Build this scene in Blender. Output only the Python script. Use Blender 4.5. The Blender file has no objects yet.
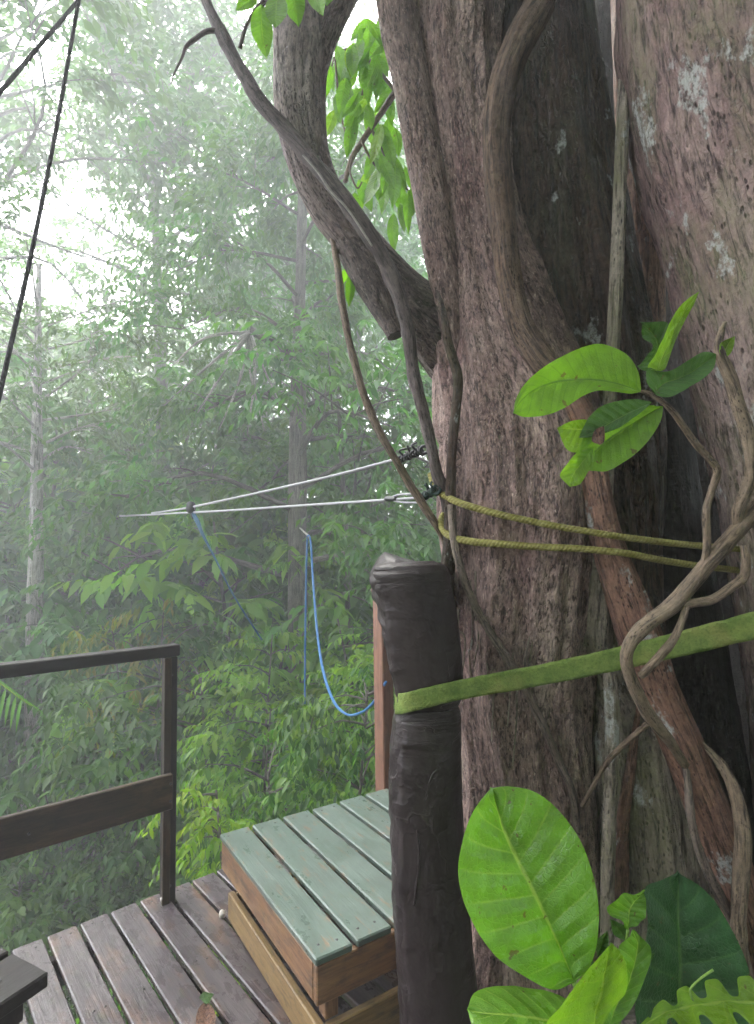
import bpy, math, random
import numpy as np
from mathutils import Vector, Matrix, noise

SC = bpy.context.scene
COL = SC.collection
PI = math.pi
R = math.radians
random.seed(7)
RNG = np.random.default_rng(11)

# ------------------------------------------------------------------ camera
F, CX, CY, H = 576.0, 377.0, 512.0, 1.40
PITCH, ROLL = math.atan(39 / F), R(0.83)
FW = Vector((0, math.cos(PITCH), math.sin(PITCH)))
UP0 = Vector((0, -math.sin(PITCH), math.cos(PITCH)))
RT0 = Vector((1, 0, 0))
RT = RT0 * math.cos(ROLL) - UP0 * math.sin(ROLL)
UP = UP0 * math.cos(ROLL) + RT0 * math.sin(ROLL)
EYE = Vector((0, 0, H))


def P(x, y, d):
    """a surveyed point: bearing read from the photo, d metres ahead"""
    return EYE + (FW + RT * ((x - CX) / F) - UP * ((y - CY) / F)) * d


def build_camera():
    cd = bpy.data.cameras.new('camera')
    cd.sensor_fit = 'VERTICAL'
    cd.sensor_height = 36.0
    cd.lens = 36.0 * F / 1024.0
    cd.clip_start, cd.clip_end = 0.05, 500
    co = bpy.data.objects.new('camera', cd)
    COL.objects.link(co)
    m = Matrix((RT, UP, -FW)).transposed().to_4x4()
    m.translation = EYE
    co.matrix_world = m
    SC.camera = co


build_camera()

# ------------------------------------------------------------------ object helpers


def thing(name, label, cat, loc=(0, 0, 0), rotz=0.0, group=None):
    o = bpy.data.objects.new(name, None)
    COL.objects.link(o)
    o.location = loc
    o.rotation_euler = (0, 0, rotz)
    o.empty_display_size = 0.1
    tag(o, label, cat, group)
    return o


def tag(o, label=None, cat=None, group=None, kind=None):
    if label:
        o['label'] = label
    if cat:
        o['category'] = cat
    if group:
        o['group'] = group
    if kind:
        o['kind'] = kind
    return o


def copy_tree(o, parent=None):
    c = o.copy()
    COL.objects.link(c)
    c.parent = parent
    for ch in list(o.children):
        copy_tree(ch, c)
    return c


class MB:
    """collects verts / faces (+ optional uv per vertex and a bark vector per vertex)"""

    def __init__(s):
        s.v, s.f, s.uv, s.bk, s.mi = [], [], [], [], []

    def add(s, vs, fs, uv=None, bk=None, mi=0):
        b = len(s.v)
        s.v.extend([tuple(v) for v in vs])
        s.f.extend([tuple(i + b for i in f) for f in fs])
        s.uv.extend(uv if uv is not None else [(0.0, 0.0)] * len(vs))
        s.bk.extend(bk if bk is not None else [tuple(v) for v in vs])
        s.mi.extend([mi] * len(fs))

    def box(s, x0, x1, y0, y1, z0, z1, bev=0.003, jit=0.0):
        """bevelled box, long edges chamfered"""
        bm_v = []
        b = min(bev, (x1 - x0) * .4, (y1 - y0) * .4, (z1 - z0) * .4)
        # chamfered box: 24 verts
        vs, idx = [], {}
        for sx in (0, 1):
            for sy in (0, 1):
                for sz in (0, 1):
                    X, Y, Z = (x0, x1)[sx], (y0, y1)[sy], (z0, z1)[sz]
                    dx, dy, dz = (b, -b)[sx], (b, -b)[sy], (b, -b)[sz]
                    j = [random.uniform(-jit, jit) for _ in range(3)]
                    for k, p in enumerate(((X, Y + dy, Z + dz), (X + dx, Y, Z + dz), (X + dx, Y + dy, Z))):
                        idx[(sx, sy, sz, k)] = len(vs)
                        vs.append((p[0] + j[0], p[1] + j[1], p[2] + j[2]))
        fs = []
        I = idx
        for a in (0, 1):
            fs.append([I[(a, 0, 0, 0)], I[(a, 1, 0, 0)], I[(a, 1, 1, 0)], I[(a, 0, 1, 0)]])
            fs.append([I[(0, a, 0, 1)], I[(1, a, 0, 1)], I[(1, a, 1, 1)], I[(0, a, 1, 1)]])
            fs.append([I[(0, 0, a, 2)], I[(1, 0, a, 2)], I[(1, 1, a, 2)], I[(0, 1, a, 2)]])
            for c in (0, 1):
                fs.append([I[(a, c, 0, 0)], I[(a, c, 1, 0)], I[(a, c, 1, 1)], I[(a, c, 0, 1)]])
                fs.append([I[(a, 0, c, 0)], I[(a, 1, c, 0)], I[(a, 1, c, 2)], I[(a, 0, c, 2)]])
                fs.append([I[(0, a, c, 1)], I[(1, a, c, 1)], I[(1, a, c, 2)], I[(0, a, c, 2)]])
                for e in (0, 1):
                    fs.append([I[(a, c, e, 0)], I[(a, c, e, 1)], I[(a, c, e, 2)]])
        cen = Vector(((x0 + x1) / 2, (y0 + y1) / 2, (z0 + z1) / 2))
        out = []
        for f in fs:
            p = [Vector(vs[i]) for i in f]
            n = (p[1] - p[0]).cross(p[2] - p[0])
            c = sum(p, Vector()) / len(p)
            out.append(f if n.dot(c - cen) > 0 else f[::-1])
        # bark/grain vector: long axis along z of the vector, shifted per piece
        d = (x1 - x0, y1 - y0, z1 - z0)
        ax = max(range(3), key=lambda i: d[i])
        o = random.uniform(-50, 50)
        bk = []
        for v in vs:
            q = [v[i] for i in range(3)]
            l = q.pop(ax)
            bk.append((q[0] + o, q[1], l))
        s.add(vs, out, None, bk)

    def tube(s, pts, nseg=10, step=None, bump=None, cap=True, prof=None, off=0.0, twist=0.0):
        """pts: [(Vector, radius)] smoothed with Catmull-Rom; bump(theta, s, r)->dr"""
        P0 = [Vector(p[0]) for p in pts]
        r0 = [p[1] for p in pts]
        L = sum((P0[i + 1] - P0[i]).length for i in range(len(P0) - 1))
        if step is None:
            step = max(L / 60, 0.02)
        ps, rs = [], []
        n = len(P0)
        for i in range(n - 1):
            a = P0[i - 1] if i else P0[0] * 2 - P0[1]
            d = P0[i + 2] if i + 2 < n else P0[-1] * 2 - P0[-2]
            ra = r0[i - 1] if i else r0[0]
            rd = r0[i + 2] if i + 2 < n else r0[-1]
            k = max(1, int(math.ceil((P0[i + 1] - P0[i]).length / step)))
            for j in range(k):
                t = j / k
                ps.append(cr(a, P0[i], P0[i + 1], d, t))
                rs.append(cr(ra, r0[i], r0[i + 1], rd, t))
        ps.append(P0[-1]); rs.append(r0[-1])
        N = len(ps)
        tang = [(ps[min(i + 1, N - 1)] - ps[max(i - 1, 0)]).normalized() for i in range(N)]
        up = Vector((0.31, -0.9, 0.2)) if abs(tang[0].z) > .5 else Vector((0, 0, 1))
        nrm = (up - tang[0] * up.dot(tang[0])).normalized()
        vs, fs, bk = [], [], []
        sl = 0.0
        for i in range(N):
            if i:
                sl += (ps[i] - ps[i - 1]).length
                nrm = (nrm - tang[i] * nrm.dot(tang[i])).normalized()
            bn = tang[i].cross(nrm)
            r = max(rs[i], 1e-4)
            for k in range(nseg):
                th = 2 * PI * k / nseg + twist * sl
                rr = r * (prof(th, sl) if prof else 1.0)
                if bump:
                    rr += bump(th, sl, r)
                vs.append(ps[i] + nrm * (math.cos(th) * rr) + bn * (math.sin(th) * rr))
                bk.append((math.cos(th) * r + off, math.sin(th) * r + off * .7, sl))
        for i in range(N - 1):
            for k in range(nseg):
                k2 = (k + 1) % nseg
                fs.append((i * nseg + k, i * nseg + k2, (i + 1) * nseg + k2, (i + 1) * nseg + k))
        if cap:
            vs.append(ps[0]); bk.append((off, 0, 0))
            vs.append(ps[-1]); bk.append((off, 0, sl))
            a, b = N * nseg, N * nseg + 1
            for k in range(nseg):
                k2 = (k + 1) % nseg
                fs.append((a, k2, k))
                fs.append((b, (N - 1) * nseg + k, (N - 1) * nseg + k2))
        s.add(vs, fs, None, bk)
        return ps

    def build(s, name, mat, parent=None, smooth=True, kind=None):
        me = bpy.data.meshes.new(name)
        me.from_pydata(s.v, [], s.f)
        uv = me.uv_layers.new(name='UVMap')
        li = np.empty(len(me.loops), dtype=np.int32)
        me.loops.foreach_get('vertex_index', li)
        u = np.array(s.uv, dtype=np.float32)
        uv.data.foreach_set('uv', u[li].ravel())
        at = me.attributes.new('bark', 'FLOAT_VECTOR', 'POINT')
        at.data.foreach_set('vector', np.array(s.bk, dtype=np.float32).ravel())
        mats = mat if isinstance(mat, (list, tuple)) else [mat]
        for m in mats:
            me.materials.append(m)
        if len(mats) > 1:
            me.polygons.foreach_set('material_index', np.array(s.mi, dtype=np.int32))
        if smooth:
            me.polygons.foreach_set('use_smooth', np.ones(len(me.polygons), dtype=bool))
        me.update()
        o = bpy.data.objects.new(name, me)
        COL.objects.link(o)
        if parent:
            o.parent = parent
        if kind:
            o['kind'] = kind
        return o


def cr(a, b, c, d, t):
    return ((b * 2) + (c - a) * t + (a * 2 - b * 5 + c * 4 - d) * (t * t) + (b * 3 - a - c * 3 + d) * (t * t * t)) * 0.5


def pts_px(lst):
    """[(x, y, radius_px, depth)] -> [(Vector, radius_m)]"""
    return [(P(x, y, d), r * d / F) for x, y, r, d in lst]


def nz(x, y, z, oct=3):
    return noise.fractal(Vector((x, y, z)), 1.0, 2.0, oct)


# ------------------------------------------------------------------ materials


class NT:
    def __init__(s, name, world=None):
        if world:
            s.m = world
        else:
            s.m = bpy.data.materials.new(name)
        s.m.use_nodes = True
        s.t = s.m.node_tree
        s.t.nodes.clear()

    def n(s, typ, **kw):
        nd = s.t.nodes.new(typ)
        for k, v in kw.items():
            if k.startswith('i_'):
                key = k[2:]
                key = int(key) if key.isdigit() else key.replace('_', ' ')
                sock = nd.inputs[key]
                if hasattr(v, 'is_output') or isinstance(v, bpy.types.NodeSocket):
                    s.t.links.new(v, sock)
                else:
                    sock.default_value = v
            else:
                setattr(nd, k, v)
        return nd

    def link(s, a, b):
        s.t.links.new(a, b)

    def noise(s, vec, scale, detail=4, rough=.55, out='Fac', dist=0.0):
        nd = s.n('ShaderNodeTexNoise', i_Scale=scale, i_Detail=detail, i_Roughness=rough, i_Distortion=dist)
        s.link(vec, nd.inputs['Vector'])
        return nd.outputs[out]

    def ramp(s, fac, stops, interp='LINEAR'):
        nd = s.n('ShaderNodeValToRGB')
        cr_ = nd.color_ramp
        cr_.interpolation = interp
        while len(cr_.elements) > 1:
            cr_.elements.remove(cr_.elements[0])
        for i, (p, c) in enumerate(stops):
            e = cr_.elements[0] if i == 0 else cr_.elements.new(p)
            e.position = p
            e.color = (*c, 1) if len(c) == 3 else c
        s.link(fac, nd.inputs[0])
        return nd.outputs[0]

    def f(s, fac, a, b, lo=0.0, hi=1.0):
        nd = s.n('ShaderNodeMapRange', clamp=True)
        s.link(fac, nd.inputs[0])
        nd.inputs[1].default_value, nd.inputs[2].default_value = a, b
        nd.inputs[3].default_value, nd.inputs[4].default_value = lo, hi
        return nd.outputs[0]

    def math(s, op, a, b=None, c=None):
        nd = s.n('ShaderNodeMath', operation=op)
        for i, v in enumerate((a, b, c)):
            if v is None:
                continue
            if isinstance(v, (int, float)):
                nd.inputs[i].default_value = v
            else:
                s.link(v, nd.inputs[i])
        return nd.outputs[0]

    def mix(s, fac, a, b, blend='MIX'):
        nd = s.n('ShaderNodeMix', data_type='RGBA', blend_type=blend)
        for i, v in ((0, fac), (6, a), (7, b)):
            if isinstance(v, bpy.types.NodeSocket):
                s.link(v, nd.inputs[i])
            elif isinstance(v, (int, float)):
                nd.inputs[i].default_value = v
            else:
                nd.inputs[i].default_value = (*v, 1)
        return nd.outputs[2]

    def scale(s, vec, v):
        nd = s.n('ShaderNodeMapping')
        nd.inputs['Scale'].default_value = v
        s.link(vec, nd.inputs['Vector'])
        return nd.outputs[0]

    def bump(s, h, strength=.5, dist=.01, normal=None):
        nd = s.n('ShaderNodeBump', i_Strength=strength, i_Distance=dist)
        s.link(h, nd.inputs['Height'])
        if normal is not None:
            s.link(normal, nd.inputs['Normal'])
        return nd.outputs[0]

    def bsdf(s, col, rough=.7, normal=None, spec=.4, **kw):
        nd = s.n('ShaderNodeBsdfPrincipled')
        for k, v in (('Base Color', col), ('Roughness', rough), ('Specular IOR Level', spec), ('Normal', normal)):
            if v is None:
                continue
            if isinstance(v, bpy.types.NodeSocket):
                s.link(v, nd.inputs[k])
            elif isinstance(v, tuple):
                nd.inputs[k].default_value = (*v, 1)
            else:
                nd.inputs[k].default_value = v
        return nd.outputs[0]

    def out(s, sh):
        o = s.n('ShaderNodeOutputMaterial')
        s.link(sh, o.inputs['Surface'])
        return s.m


def attr(nt, name='bark'):
    return nt.n('ShaderNodeAttribute', attribute_name=name).outputs['Vector']


def bark_mat(name, dark, mid, light, moss=0.0, lichen=0.0, streak=0.5, mosscol=(.075, .095, .03), red=None, fine=1.0, plates=0.0, pores=.85, fibz=8.0, specks=0.0,
             bumpd=.018):
    t = NT(name)
    v = attr(t)
    big = t.noise(t.scale(v, (5, 5, 1.6)), 1.0, 5, .6)
    col = t.ramp(big, [(.25, dark), (.48, mid), (.75, light)])
    if red:
        rn = t.noise(t.scale(v, (4, 4, 1.2)), 1.3, 3, .6)
        col = t.mix(t.f(rn, .5, .68, 0, .75), col, red)
    # vertical fibres
    fib = t.noise(t.scale(v, (85 * fine, 85 * fine, fibz * fine)), 1.0, 5, .68, dist=.9)
    spk = t.noise(t.scale(v, (150, 150, 70)), 1.0, 3, .7)
    col = t.mix(t.f(fib, .37, .51, .9, 0), col, tuple(c * .28 for c in dark))
    col = t.mix(t.f(fib, .56, .75, 0, .5 * streak), col, tuple(min(1, c * 1.5) for c in light))
    if specks:
        col = t.mix(t.f(spk, .60, .70, 0, specks), col, tuple(min(1, c * 1.35) for c in light))
    # horizontal wrinkles
    wr = t.noise(t.scale(v, (26 * fine, 26 * fine, 130 * fine)), 1.0, 3, .55, dist=.4)
    # pores (short dark dashes)
    vo = t.n('ShaderNodeTexVoronoi', i_Scale=1.0)
    t.link(t.scale(v, (115 * fine, 115 * fine, 48 * fine)), vo.inputs['Vector'])
    pore = t.f(vo.outputs['Distance'], .16, .30, 1, 0)
    pmask = t.f(t.noise(t.scale(v, (14, 14, 9)), 1.0, 2), .42, .58, 0, 1)
    pore = t.math('MULTIPLY', pore, pmask)
    col = t.mix(t.math('MULTIPLY', pore, pores), col, tuple(c * .2 for c in dark))
    if plates:
        wv = t.mix(.05, v, t.noise(v, 14, 4, .6, out='Color'), 'ADD')
        pv = t.n('ShaderNodeTexVoronoi', feature='DISTANCE_TO_EDGE', i_Scale=1.0)
        t.link(t.scale(wv, (52, 52, 7)), pv.inputs['Vector'])
        pm = t.f(t.noise(t.scale(v, (6, 6, 2)), 1.0, 4, .65), .42, .58, 0, plates)
        crk = t.math('MULTIPLY', t.f(pv.outputs[0], 0, .09, 1, 0), pm)
        col = t.mix(t.math('MULTIPLY', crk, .8), col, tuple(c * .25 for c in dark))
    # grainy mottling
    mot = t.noise(t.scale(v, (75, 75, 42)), 1.0, 6, .75)
    col = t.mix(.8, col, t.ramp(mot, [(.3, (.38, .38, .38)), (.5, (.95, .94, .93)), (.7, (1.5, 1.46, 1.4))]), 'MULTIPLY')
    rough = .78
    if moss:
        mn = t.noise(t.scale(v, (7, 7, 3.5)), 1.0, 7, .68)
        fac = t.f(mn, .62 - .25 * moss, .75 - .22 * moss, 0, min(.9, moss))
        fac = t.math('MULTIPLY', fac, t.f(mot, .35, .6, .25, 1))
        col = t.mix(fac, col, mosscol)
    if lichen:
        ln = t.noise(t.scale(v, (11, 11, 7)), 1.0, 5, .62)
        ln2 = t.noise(t.scale(v, (70, 70, 60)), 1.0, 4, .7)
        fac = t.math('MULTIPLY', t.f(ln, .66 - .1 * lichen, .70 - .1 * lichen, 0, .85), t.f(ln2, .40, .55, .1, 1))
        col = t.mix(fac, col, (.40, .41, .385))
    h = t.math('ADD', t.math('MULTIPLY', fib, .9), t.math('MULTIPLY', wr, .35))
    h = t.math('SUBTRACT', h, t.math('MULTIPLY', pore, .5))
    h = t.math('ADD', h, t.math('MULTIPLY', mot, .5))
    if plates:
        h = t.math('SUBTRACT', h, t.math('MULTIPLY', crk, .8))
    nrm = t.bump(h, 1.0, bumpd)
    rg = t.f(t.noise(t.scale(v, (8, 8, 5)), 1.0, 3), .35, .7, .55, .9)
    return t.out(t.bsdf(col, rg, nrm, .35))


def leaf_mat(name, cols, trans=.45, rough=.42, spec=.4, hue=.5, veins=False, under=None):
    """cols: list of colours picked per leaf"""
    t = NT(name)
    g = t.n('ShaderNodeNewGeometry')
    rnd = g.outputs['Random Per Island']
    n = len(cols)
    col = t.ramp(rnd, [(i / max(1, n - 1), c) for i, c in enumerate(cols)])
    # neighbouring boughs differ a little
    tc = t.n('ShaderNodeTexCoord')
    cl = t.noise(tc.outputs['Object'], .9, 2, .5)
    oi = t.n('ShaderNodeObjectInfo')
    hs = t.n('ShaderNodeHueSaturation')
    t.link(col, hs.inputs['Color'])
    t.link(t.math('ADD', t.f(oi.outputs['Random'], 0, 1, -.025, .02), t.f(cl, .35, .65, .485, .515)), hs.inputs['Hue'])
    t.link(t.f(cl, .35, .65, .8, 1.25), hs.inputs['Value'])
    hs.inputs['Saturation'].default_value = 1.0
    c = hs.outputs[0]
    b = t.bsdf(c, rough, None, spec)
    tr = t.n('ShaderNodeBsdfTranslucent')
    tcol = t.mix(1.0, c, (1.35, 1.5, .6), 'MULTIPLY')
    t.link(tcol, tr.inputs['Color'])
    mx = t.n('ShaderNodeMixShader')
    mx.inputs[0].default_value = trans
    t.link(b, mx.inputs[1]); t.link(tr.outputs[0], mx.inputs[2])
    return t.out(mx.outputs[0])


def big_leaf_mat(name, top, vein, trans=.4, rough=.28, nv=9.0, spec=.5, slope=.42, mott=.25, tint=(1.3, 1.45, .5)):
    """uv: u across -1..1 (stored 0..1), v along 0..1"""
    t = NT(name)
    uvn = t.n('ShaderNodeUVMap', uv_map='UVMap').outputs[0]
    sep = t.n('ShaderNodeSeparateXYZ'); t.link(uvn, sep.inputs[0])
    u = t.math('SUBTRACT', t.math('MULTIPLY', sep.outputs[0], 2.0), 1.0)
    au = t.math('ABSOLUTE', u)
    # lateral veins leave the midrib and bend to the tip
    ph = t.math('SUBTRACT', sep.outputs[1], t.math('MULTIPLY', t.math('POWER', au, .8), slope * .35))
    ph = t.math('MULTIPLY', ph, nv)
    side = t.math('MULTIPLY', t.math('SIGN', u), .23)
    fr = t.math('FRACT', t.math('ADD', ph, t.math('ADD', side, 10.0)))
    dv = t.math('ABSOLUTE', t.math('SUBTRACT', fr, .5))
    lat = t.f(dv, 0.0, .07, 1, 0)
    lat = t.math('MULTIPLY', lat, t.f(au, .8, 1.0, 1, 0))
    mid = t.f(au, .018, .05, 1, 0)
    vo = t.n('ShaderNodeTexVoronoi', feature='DISTANCE_TO_EDGE', i_Scale=1.0)
    t.link(t.scale(uvn, (26, 42, 1)), vo.inputs['Vector'])
    ret = t.f(vo.outputs[0], 0, .12, 1, 0)
    tc = t.n('ShaderNodeTexCoord')
    mo = t.noise(tc.outputs['Object'], 14, 4, .6)
    col = t.mix(t.f(mo, .35, .7, 0, 1), tuple(c * (1 - mott) for c in top), tuple(c * (1 + mott) for c in top))
    col = t.mix(t.math('MULTIPLY', ret, .12), col, vein)
    col = t.mix(t.math('MULTIPLY', lat, .45), col, vein)
    col = t.mix(t.math('MULTIPLY', mid, .85), col, vein)
    # little blemishes
    sp = t.noise(tc.outputs['Object'], 55, 2, .5)
    col = t.mix(t.f(sp, .70, .73, 0, .75), col, (.10, .06, .02))
    pill = t.math('MULTIPLY', t.f(dv, 0, .5, 0, 1), 1.0)
    h = t.math('ADD', t.math('MULTIPLY', pill, .8), t.math('MULTIPLY', ret, -.25))
    h = t.math('SUBTRACT', h, t.math('MULTIPLY', mid, .6))
    h = t.math('ADD', h, t.math('MULTIPLY', mo, .6))
    nrm = t.bump(h, .45, .006)
    b = t.bsdf(col, t.f(mo, .3, .7, rough - .05, rough + .14), nrm, spec)
    tr = t.n('ShaderNodeBsdfTranslucent')
    t.link(t.mix(1.0, col, tint, 'MULTIPLY'), tr.inputs['Color'])
    t.link(nrm, tr.inputs['Normal'])
    mx = t.n('ShaderNodeMixShader')
    mx.inputs[0].default_value = trans
    t.link(b, mx.inputs[1]); t.link(tr.outputs[0], mx.inputs[2])
    return t.out(mx.outputs[0])


def wood_mat(name, a, b, wet=.35, grime=(.02, .02, .02), grimef=.5, algae=0.0, paint=None, rough=.5, spec=.5,
             orange=None, patchy=.5):
    t = NT(name)
    v = attr(t)
    gr = t.noise(t.scale(v, (70, 70, 3.2)), 1.0, 5, .65, dist=1.2)
    lf = t.noise(t.scale(v, (9, 9, 2.5)), 1.0, 5, .62)
    col = t.mix(t.f(gr, .3, .7), a, b)
    if orange:
        on = t.noise(t.scale(v, (12, 12, 3.5)), 1.0, 5, .65)
        col = t.mix(t.f(on, .5, .66, 0, patchy), col, orange)
    hv = gr
    if paint:
        pn = t.noise(t.scale(v, (30, 30, 9)), 1.0, 7, .7)
        fac = t.f(t.math('ADD', t.math('MULTIPLY', pn, .75), t.math('MULTIPLY', gr, .25)), .385, .45, 0, 1)
        pc = t.mix(t.f(lf, .3, .7), tuple(c * .8 for c in paint), tuple(min(1, c * 1.15) for c in paint))
        pc = t.mix(t.f(gr, .35, .7, 0, .3), pc, tuple(c * .55 for c in paint))
        col = t.mix(fac, col, pc)
    gm = t.noise(t.scale(v, (16, 16, 7)), 2.0, 6, .7)
    col = t.mix(t.f(gm, .48, .72, 0, grimef), col, grime)
    if algae:
        an = t.noise(t.scale(v, (20, 20, 8)), 1.5, 5, .65)
        col = t.mix(t.f(an, .56, .7, 0, algae), col, (.06, .09, .035))
    rg = t.f(t.noise(t.scale(v, (10, 10, 6)), 1.5, 5, .65), .35, .66, max(.08, rough - wet), rough + .12)
    h = t.math('ADD', gr, t.math('MULTIPLY', gm, .6))
    nrm = t.bump(h, .4, .003)
    return t.out(t.bsdf(col, rg, nrm, spec))


def plain_mat(name, col, rough=.6, spec=.4, nscale=40, amp=.3, bumpd=.002, col2=None, metal=0.0):
    t = NT(name)
    tc = t.n('ShaderNodeTexCoord')
    n = t.noise(tc.outputs['Object'], nscale, 5, .65)
    n2 = t.noise(tc.outputs['Object'], nscale * .18, 3, .6)
    c = t.mix(t.f(n, .3, .7), tuple(x * (1 - amp) for x in col), tuple(min(1, x * (1 + amp)) for x in col))
    if col2:
        c = t.mix(t.f(n2, .45, .62, 0, .8), c, col2)
    nrm = t.bump(n, .5, bumpd)
    return t.out(t.bsdf(c, rough, nrm, spec))


def rope_mat(name, a, b, pitch=90.0, rough=.75):
    t = NT(name)
    v = attr(t)
    sep = t.n('ShaderNodeSeparateXYZ'); t.link(v, sep.inputs[0])
    ang = t.math('ARCTAN2', sep.outputs[1], sep.outputs[0])
    ph = t.math('ADD', t.math('MULTIPLY', ang, 3.0), t.math('MULTIPLY', sep.outputs[2], pitch))
    s = t.math('SINE', ph)
    n = t.noise(t.scale(v, (60, 60, 10)), 1.5, 5, .65)
    c = t.mix(t.f(n, .4, .65), a, b)
    c = t.mix(t.f(s, -1, -.4, .4, 0), c, tuple(x * .35 for x in a))
    return t.out(t.bsdf(c, rough, t.bump(t.f(s, -1, 1), .6, .002), .25))


M = {}
M['bark_main'] = bark_mat('bark_main', (.09, .055, .048), (.235, .158, .138), (.46, .365, .305), moss=.25, streak=1.0, plates=.4, pores=.6, red=(.165, .082, .085), fibz=21, fine=1.25, specks=.5, bumpd=.011,
                          mosscol=(.13, .12, .055))
M['bark_right'] = bark_mat('bark_right', (.12, .075, .07), (.22, .145, .135), (.31, .245, .215), moss=.6, lichen=.6, plates=.3, fibz=16, specks=.3, bumpd=.012,
                           streak=.3, mosscol=(.15, .16, .075), fine=.75)
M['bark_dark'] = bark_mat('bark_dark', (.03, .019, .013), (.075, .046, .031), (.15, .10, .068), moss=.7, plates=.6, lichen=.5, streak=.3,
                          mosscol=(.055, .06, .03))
M['bark_mossy'] = bark_mat('bark_mossy', (.13, .11, .09), (.26, .22, .175), (.42, .37, .3), moss=.7, lichen=.45,
                           streak=.5, mosscol=(.12, .125, .05))
M['bark_red'] = bark_mat('bark_red', (.13, .065, .045), (.24, .13, .09), (.33, .21, .155), moss=.2, lichen=.45, streak=.3,
                         mosscol=(.12, .10, .04), fine=1.2)
M['bark_limb'] = bark_mat('bark_limb', (.06, .044, .04), (.18, .135, .12), (.40, .34, .31), moss=.3, streak=.5, fine=1.2, plates=.5, fibz=16, specks=.35)
M['bark_hollow_shade'] = bark_mat('bark_hollow_shade', (.010, .008, .007), (.022, .017, .014), (.035, .027, .022), streak=.1)  # shade of the hollow put into the bark colour
M['bark_loop'] = bark_mat('bark_loop', (.075, .045, .03), (.15, .098, .068), (.25, .18, .13), moss=.15, streak=.3, fine=1.2)
M['bark_liana'] = bark_mat('bark_liana', (.045, .034, .033), (.085, .065, .062), (.15, .12, .11), moss=.1, streak=.3, fine=1.8, bumpd=.005)
M['bark_vine'] = bark_mat('bark_vine', (.075, .055, .045), (.13, .10, .08), (.2, .16, .125), moss=.15, streak=.3, fine=1.8,
                          bumpd=.005)
M['bark_twig'] = bark_mat('bark_twig', (.09, .062, .04), (.155, .115, .078), (.24, .185, .13), moss=.2, streak=.3, fine=1.8,
                          bumpd=.005)
M['bark_far'] = bark_mat('bark_far', (.07, .06, .05), (.12, .105, .09), (.2, .18, .16), moss=.4, streak=.3, fine=.5)
M['bark_pale'] = bark_mat('bark_pale', (.16, .15, .13), (.3, .28, .25), (.46, .43, .39), moss=.4, lichen=.6, streak=.3, fine=.4)

GREEN = [(.04, .105, .018), (.065, .15, .026), (.095, .195, .034), (.05, .13, .032)]
M['leaf_mid'] = leaf_mat('leaf_mid', GREEN)
M['leaf_dark'] = leaf_mat('leaf_dark', [(.035, .095, .024), (.055, .13, .032), (.075, .16, .042)], trans=.5)
M['leaf_light'] = leaf_mat('leaf_light', [(.10, .24, .032), (.14, .30, .042), (.19, .34, .05), (.09, .22, .036)], trans=.58)
M['leaf_fern'] = leaf_mat('leaf_fern', [(.13, .24, .02), (.18, .29, .025), (.24, .32, .03), (.10, .21, .02)], trans=.55)
M['leaf_yellow'] = leaf_mat('leaf_yellow', [(.10, .16, .02), (.16, .2, .03), (.22, .19, .04), (.09, .15, .03)], trans=.5)
M['leaf_near'] = leaf_mat('leaf_near', [(.08, .19, .02), (.11, .24, .025), (.14, .28, .03), (.09, .2, .025)], trans=.5,
                          rough=.35)
M['leaf_bush'] = leaf_mat('leaf_bush', [(.022, .07, .018), (.04, .11, .024), (.075, .17, .03), (.12, .23, .034)], trans=.45,
                          rough=.38)

# ------------------------------------------------------------------ foliage generator


def leaf_arrays(Pn, D, N, L, W, fine=False, droop=.25):
    """numpy leaf blades. Pn base points, D axis, N approx normal -> verts, faces"""
    n = len(Pn)
    D = D / np.linalg.norm(D, axis=1, keepdims=True)
    S = np.cross(D, N)
    S /= (np.linalg.norm(S, axis=1, keepdims=True) + 1e-9)
    N = np.cross(S, D)
    L = L[:, None]; W = W[:, None]

    def pt(a, w, up):
        return Pn + D * (L * a) + S * (W * w) + N * (W * up) - N * (L * droop * a * a)
    if not fine:
        v = np.stack([pt(0, 0, 0), pt(.45, .5, .16), pt(1, 0, 0), pt(.45, -.5, .16)], 1).reshape(-1, 3)
        b = np.arange(n)[:, None] * 4
        f = np.concatenate([b + np.array([[0, 1, 2]]), b + np.array([[0, 2, 3]])], 1).reshape(-1, 3)
        return v, f, 4
    v = np.stack([pt(0, 0, 0), pt(.28, .42, .13), pt(.3, 0, 0), pt(.28, -.42, .13),
                  pt(.62, .40, .12), pt(.64, 0, 0), pt(.62, -.40, .12), pt(1, 0, 0)], 1).reshape(-1, 3)
    b = np.arange(n)[:, None] * 8
    pat = np.array([[0, 1, 2], [0, 2, 3], [2, 1, 4], [2, 4, 5], [3, 2, 5], [3, 5, 6], [5, 4, 7], [6, 5, 7]])
    f = (b[:, :, None] + pat[None]).reshape(-1, 3)
    return v, f, 8


def leaf_mesh(name, Pn, D, N, L, W, mat, parent=None, fine=False, droop=.25):
    v, f, k = leaf_arrays(np.asarray(Pn, float), np.asarray(D, float), np.asarray(N, float), np.asarray(L, float),
                          np.asarray(W, float), fine, droop)
    me = bpy.data.meshes.new(name)
    me.vertices.add(len(v)); me.vertices.foreach_set('co', v.astype(np.float32).ravel())
    nf = len(f)
    me.loops.add(nf * 3); me.loops.foreach_set('vertex_index', f.astype(np.int32).ravel())
    me.polygons.add(nf)
    me.polygons.foreach_set('loop_start', np.arange(0, nf * 3, 3, dtype=np.int32))
    me.polygons.foreach_set('loop_total', np.full(nf, 3, dtype=np.int32))
    if fine:
        me.polygons.foreach_set('use_smooth', np.ones(nf, dtype=bool))
    me.materials.append(mat)
    me.update(calc_edges=True)
    me.validate()
    o = bpy.data.objects.new(name, me)
    COL.objects.link(o)
    if parent:
        o.parent = parent
    return o


def unit(v):
    return v / (np.linalg.norm(v) + 1e-9)


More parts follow.
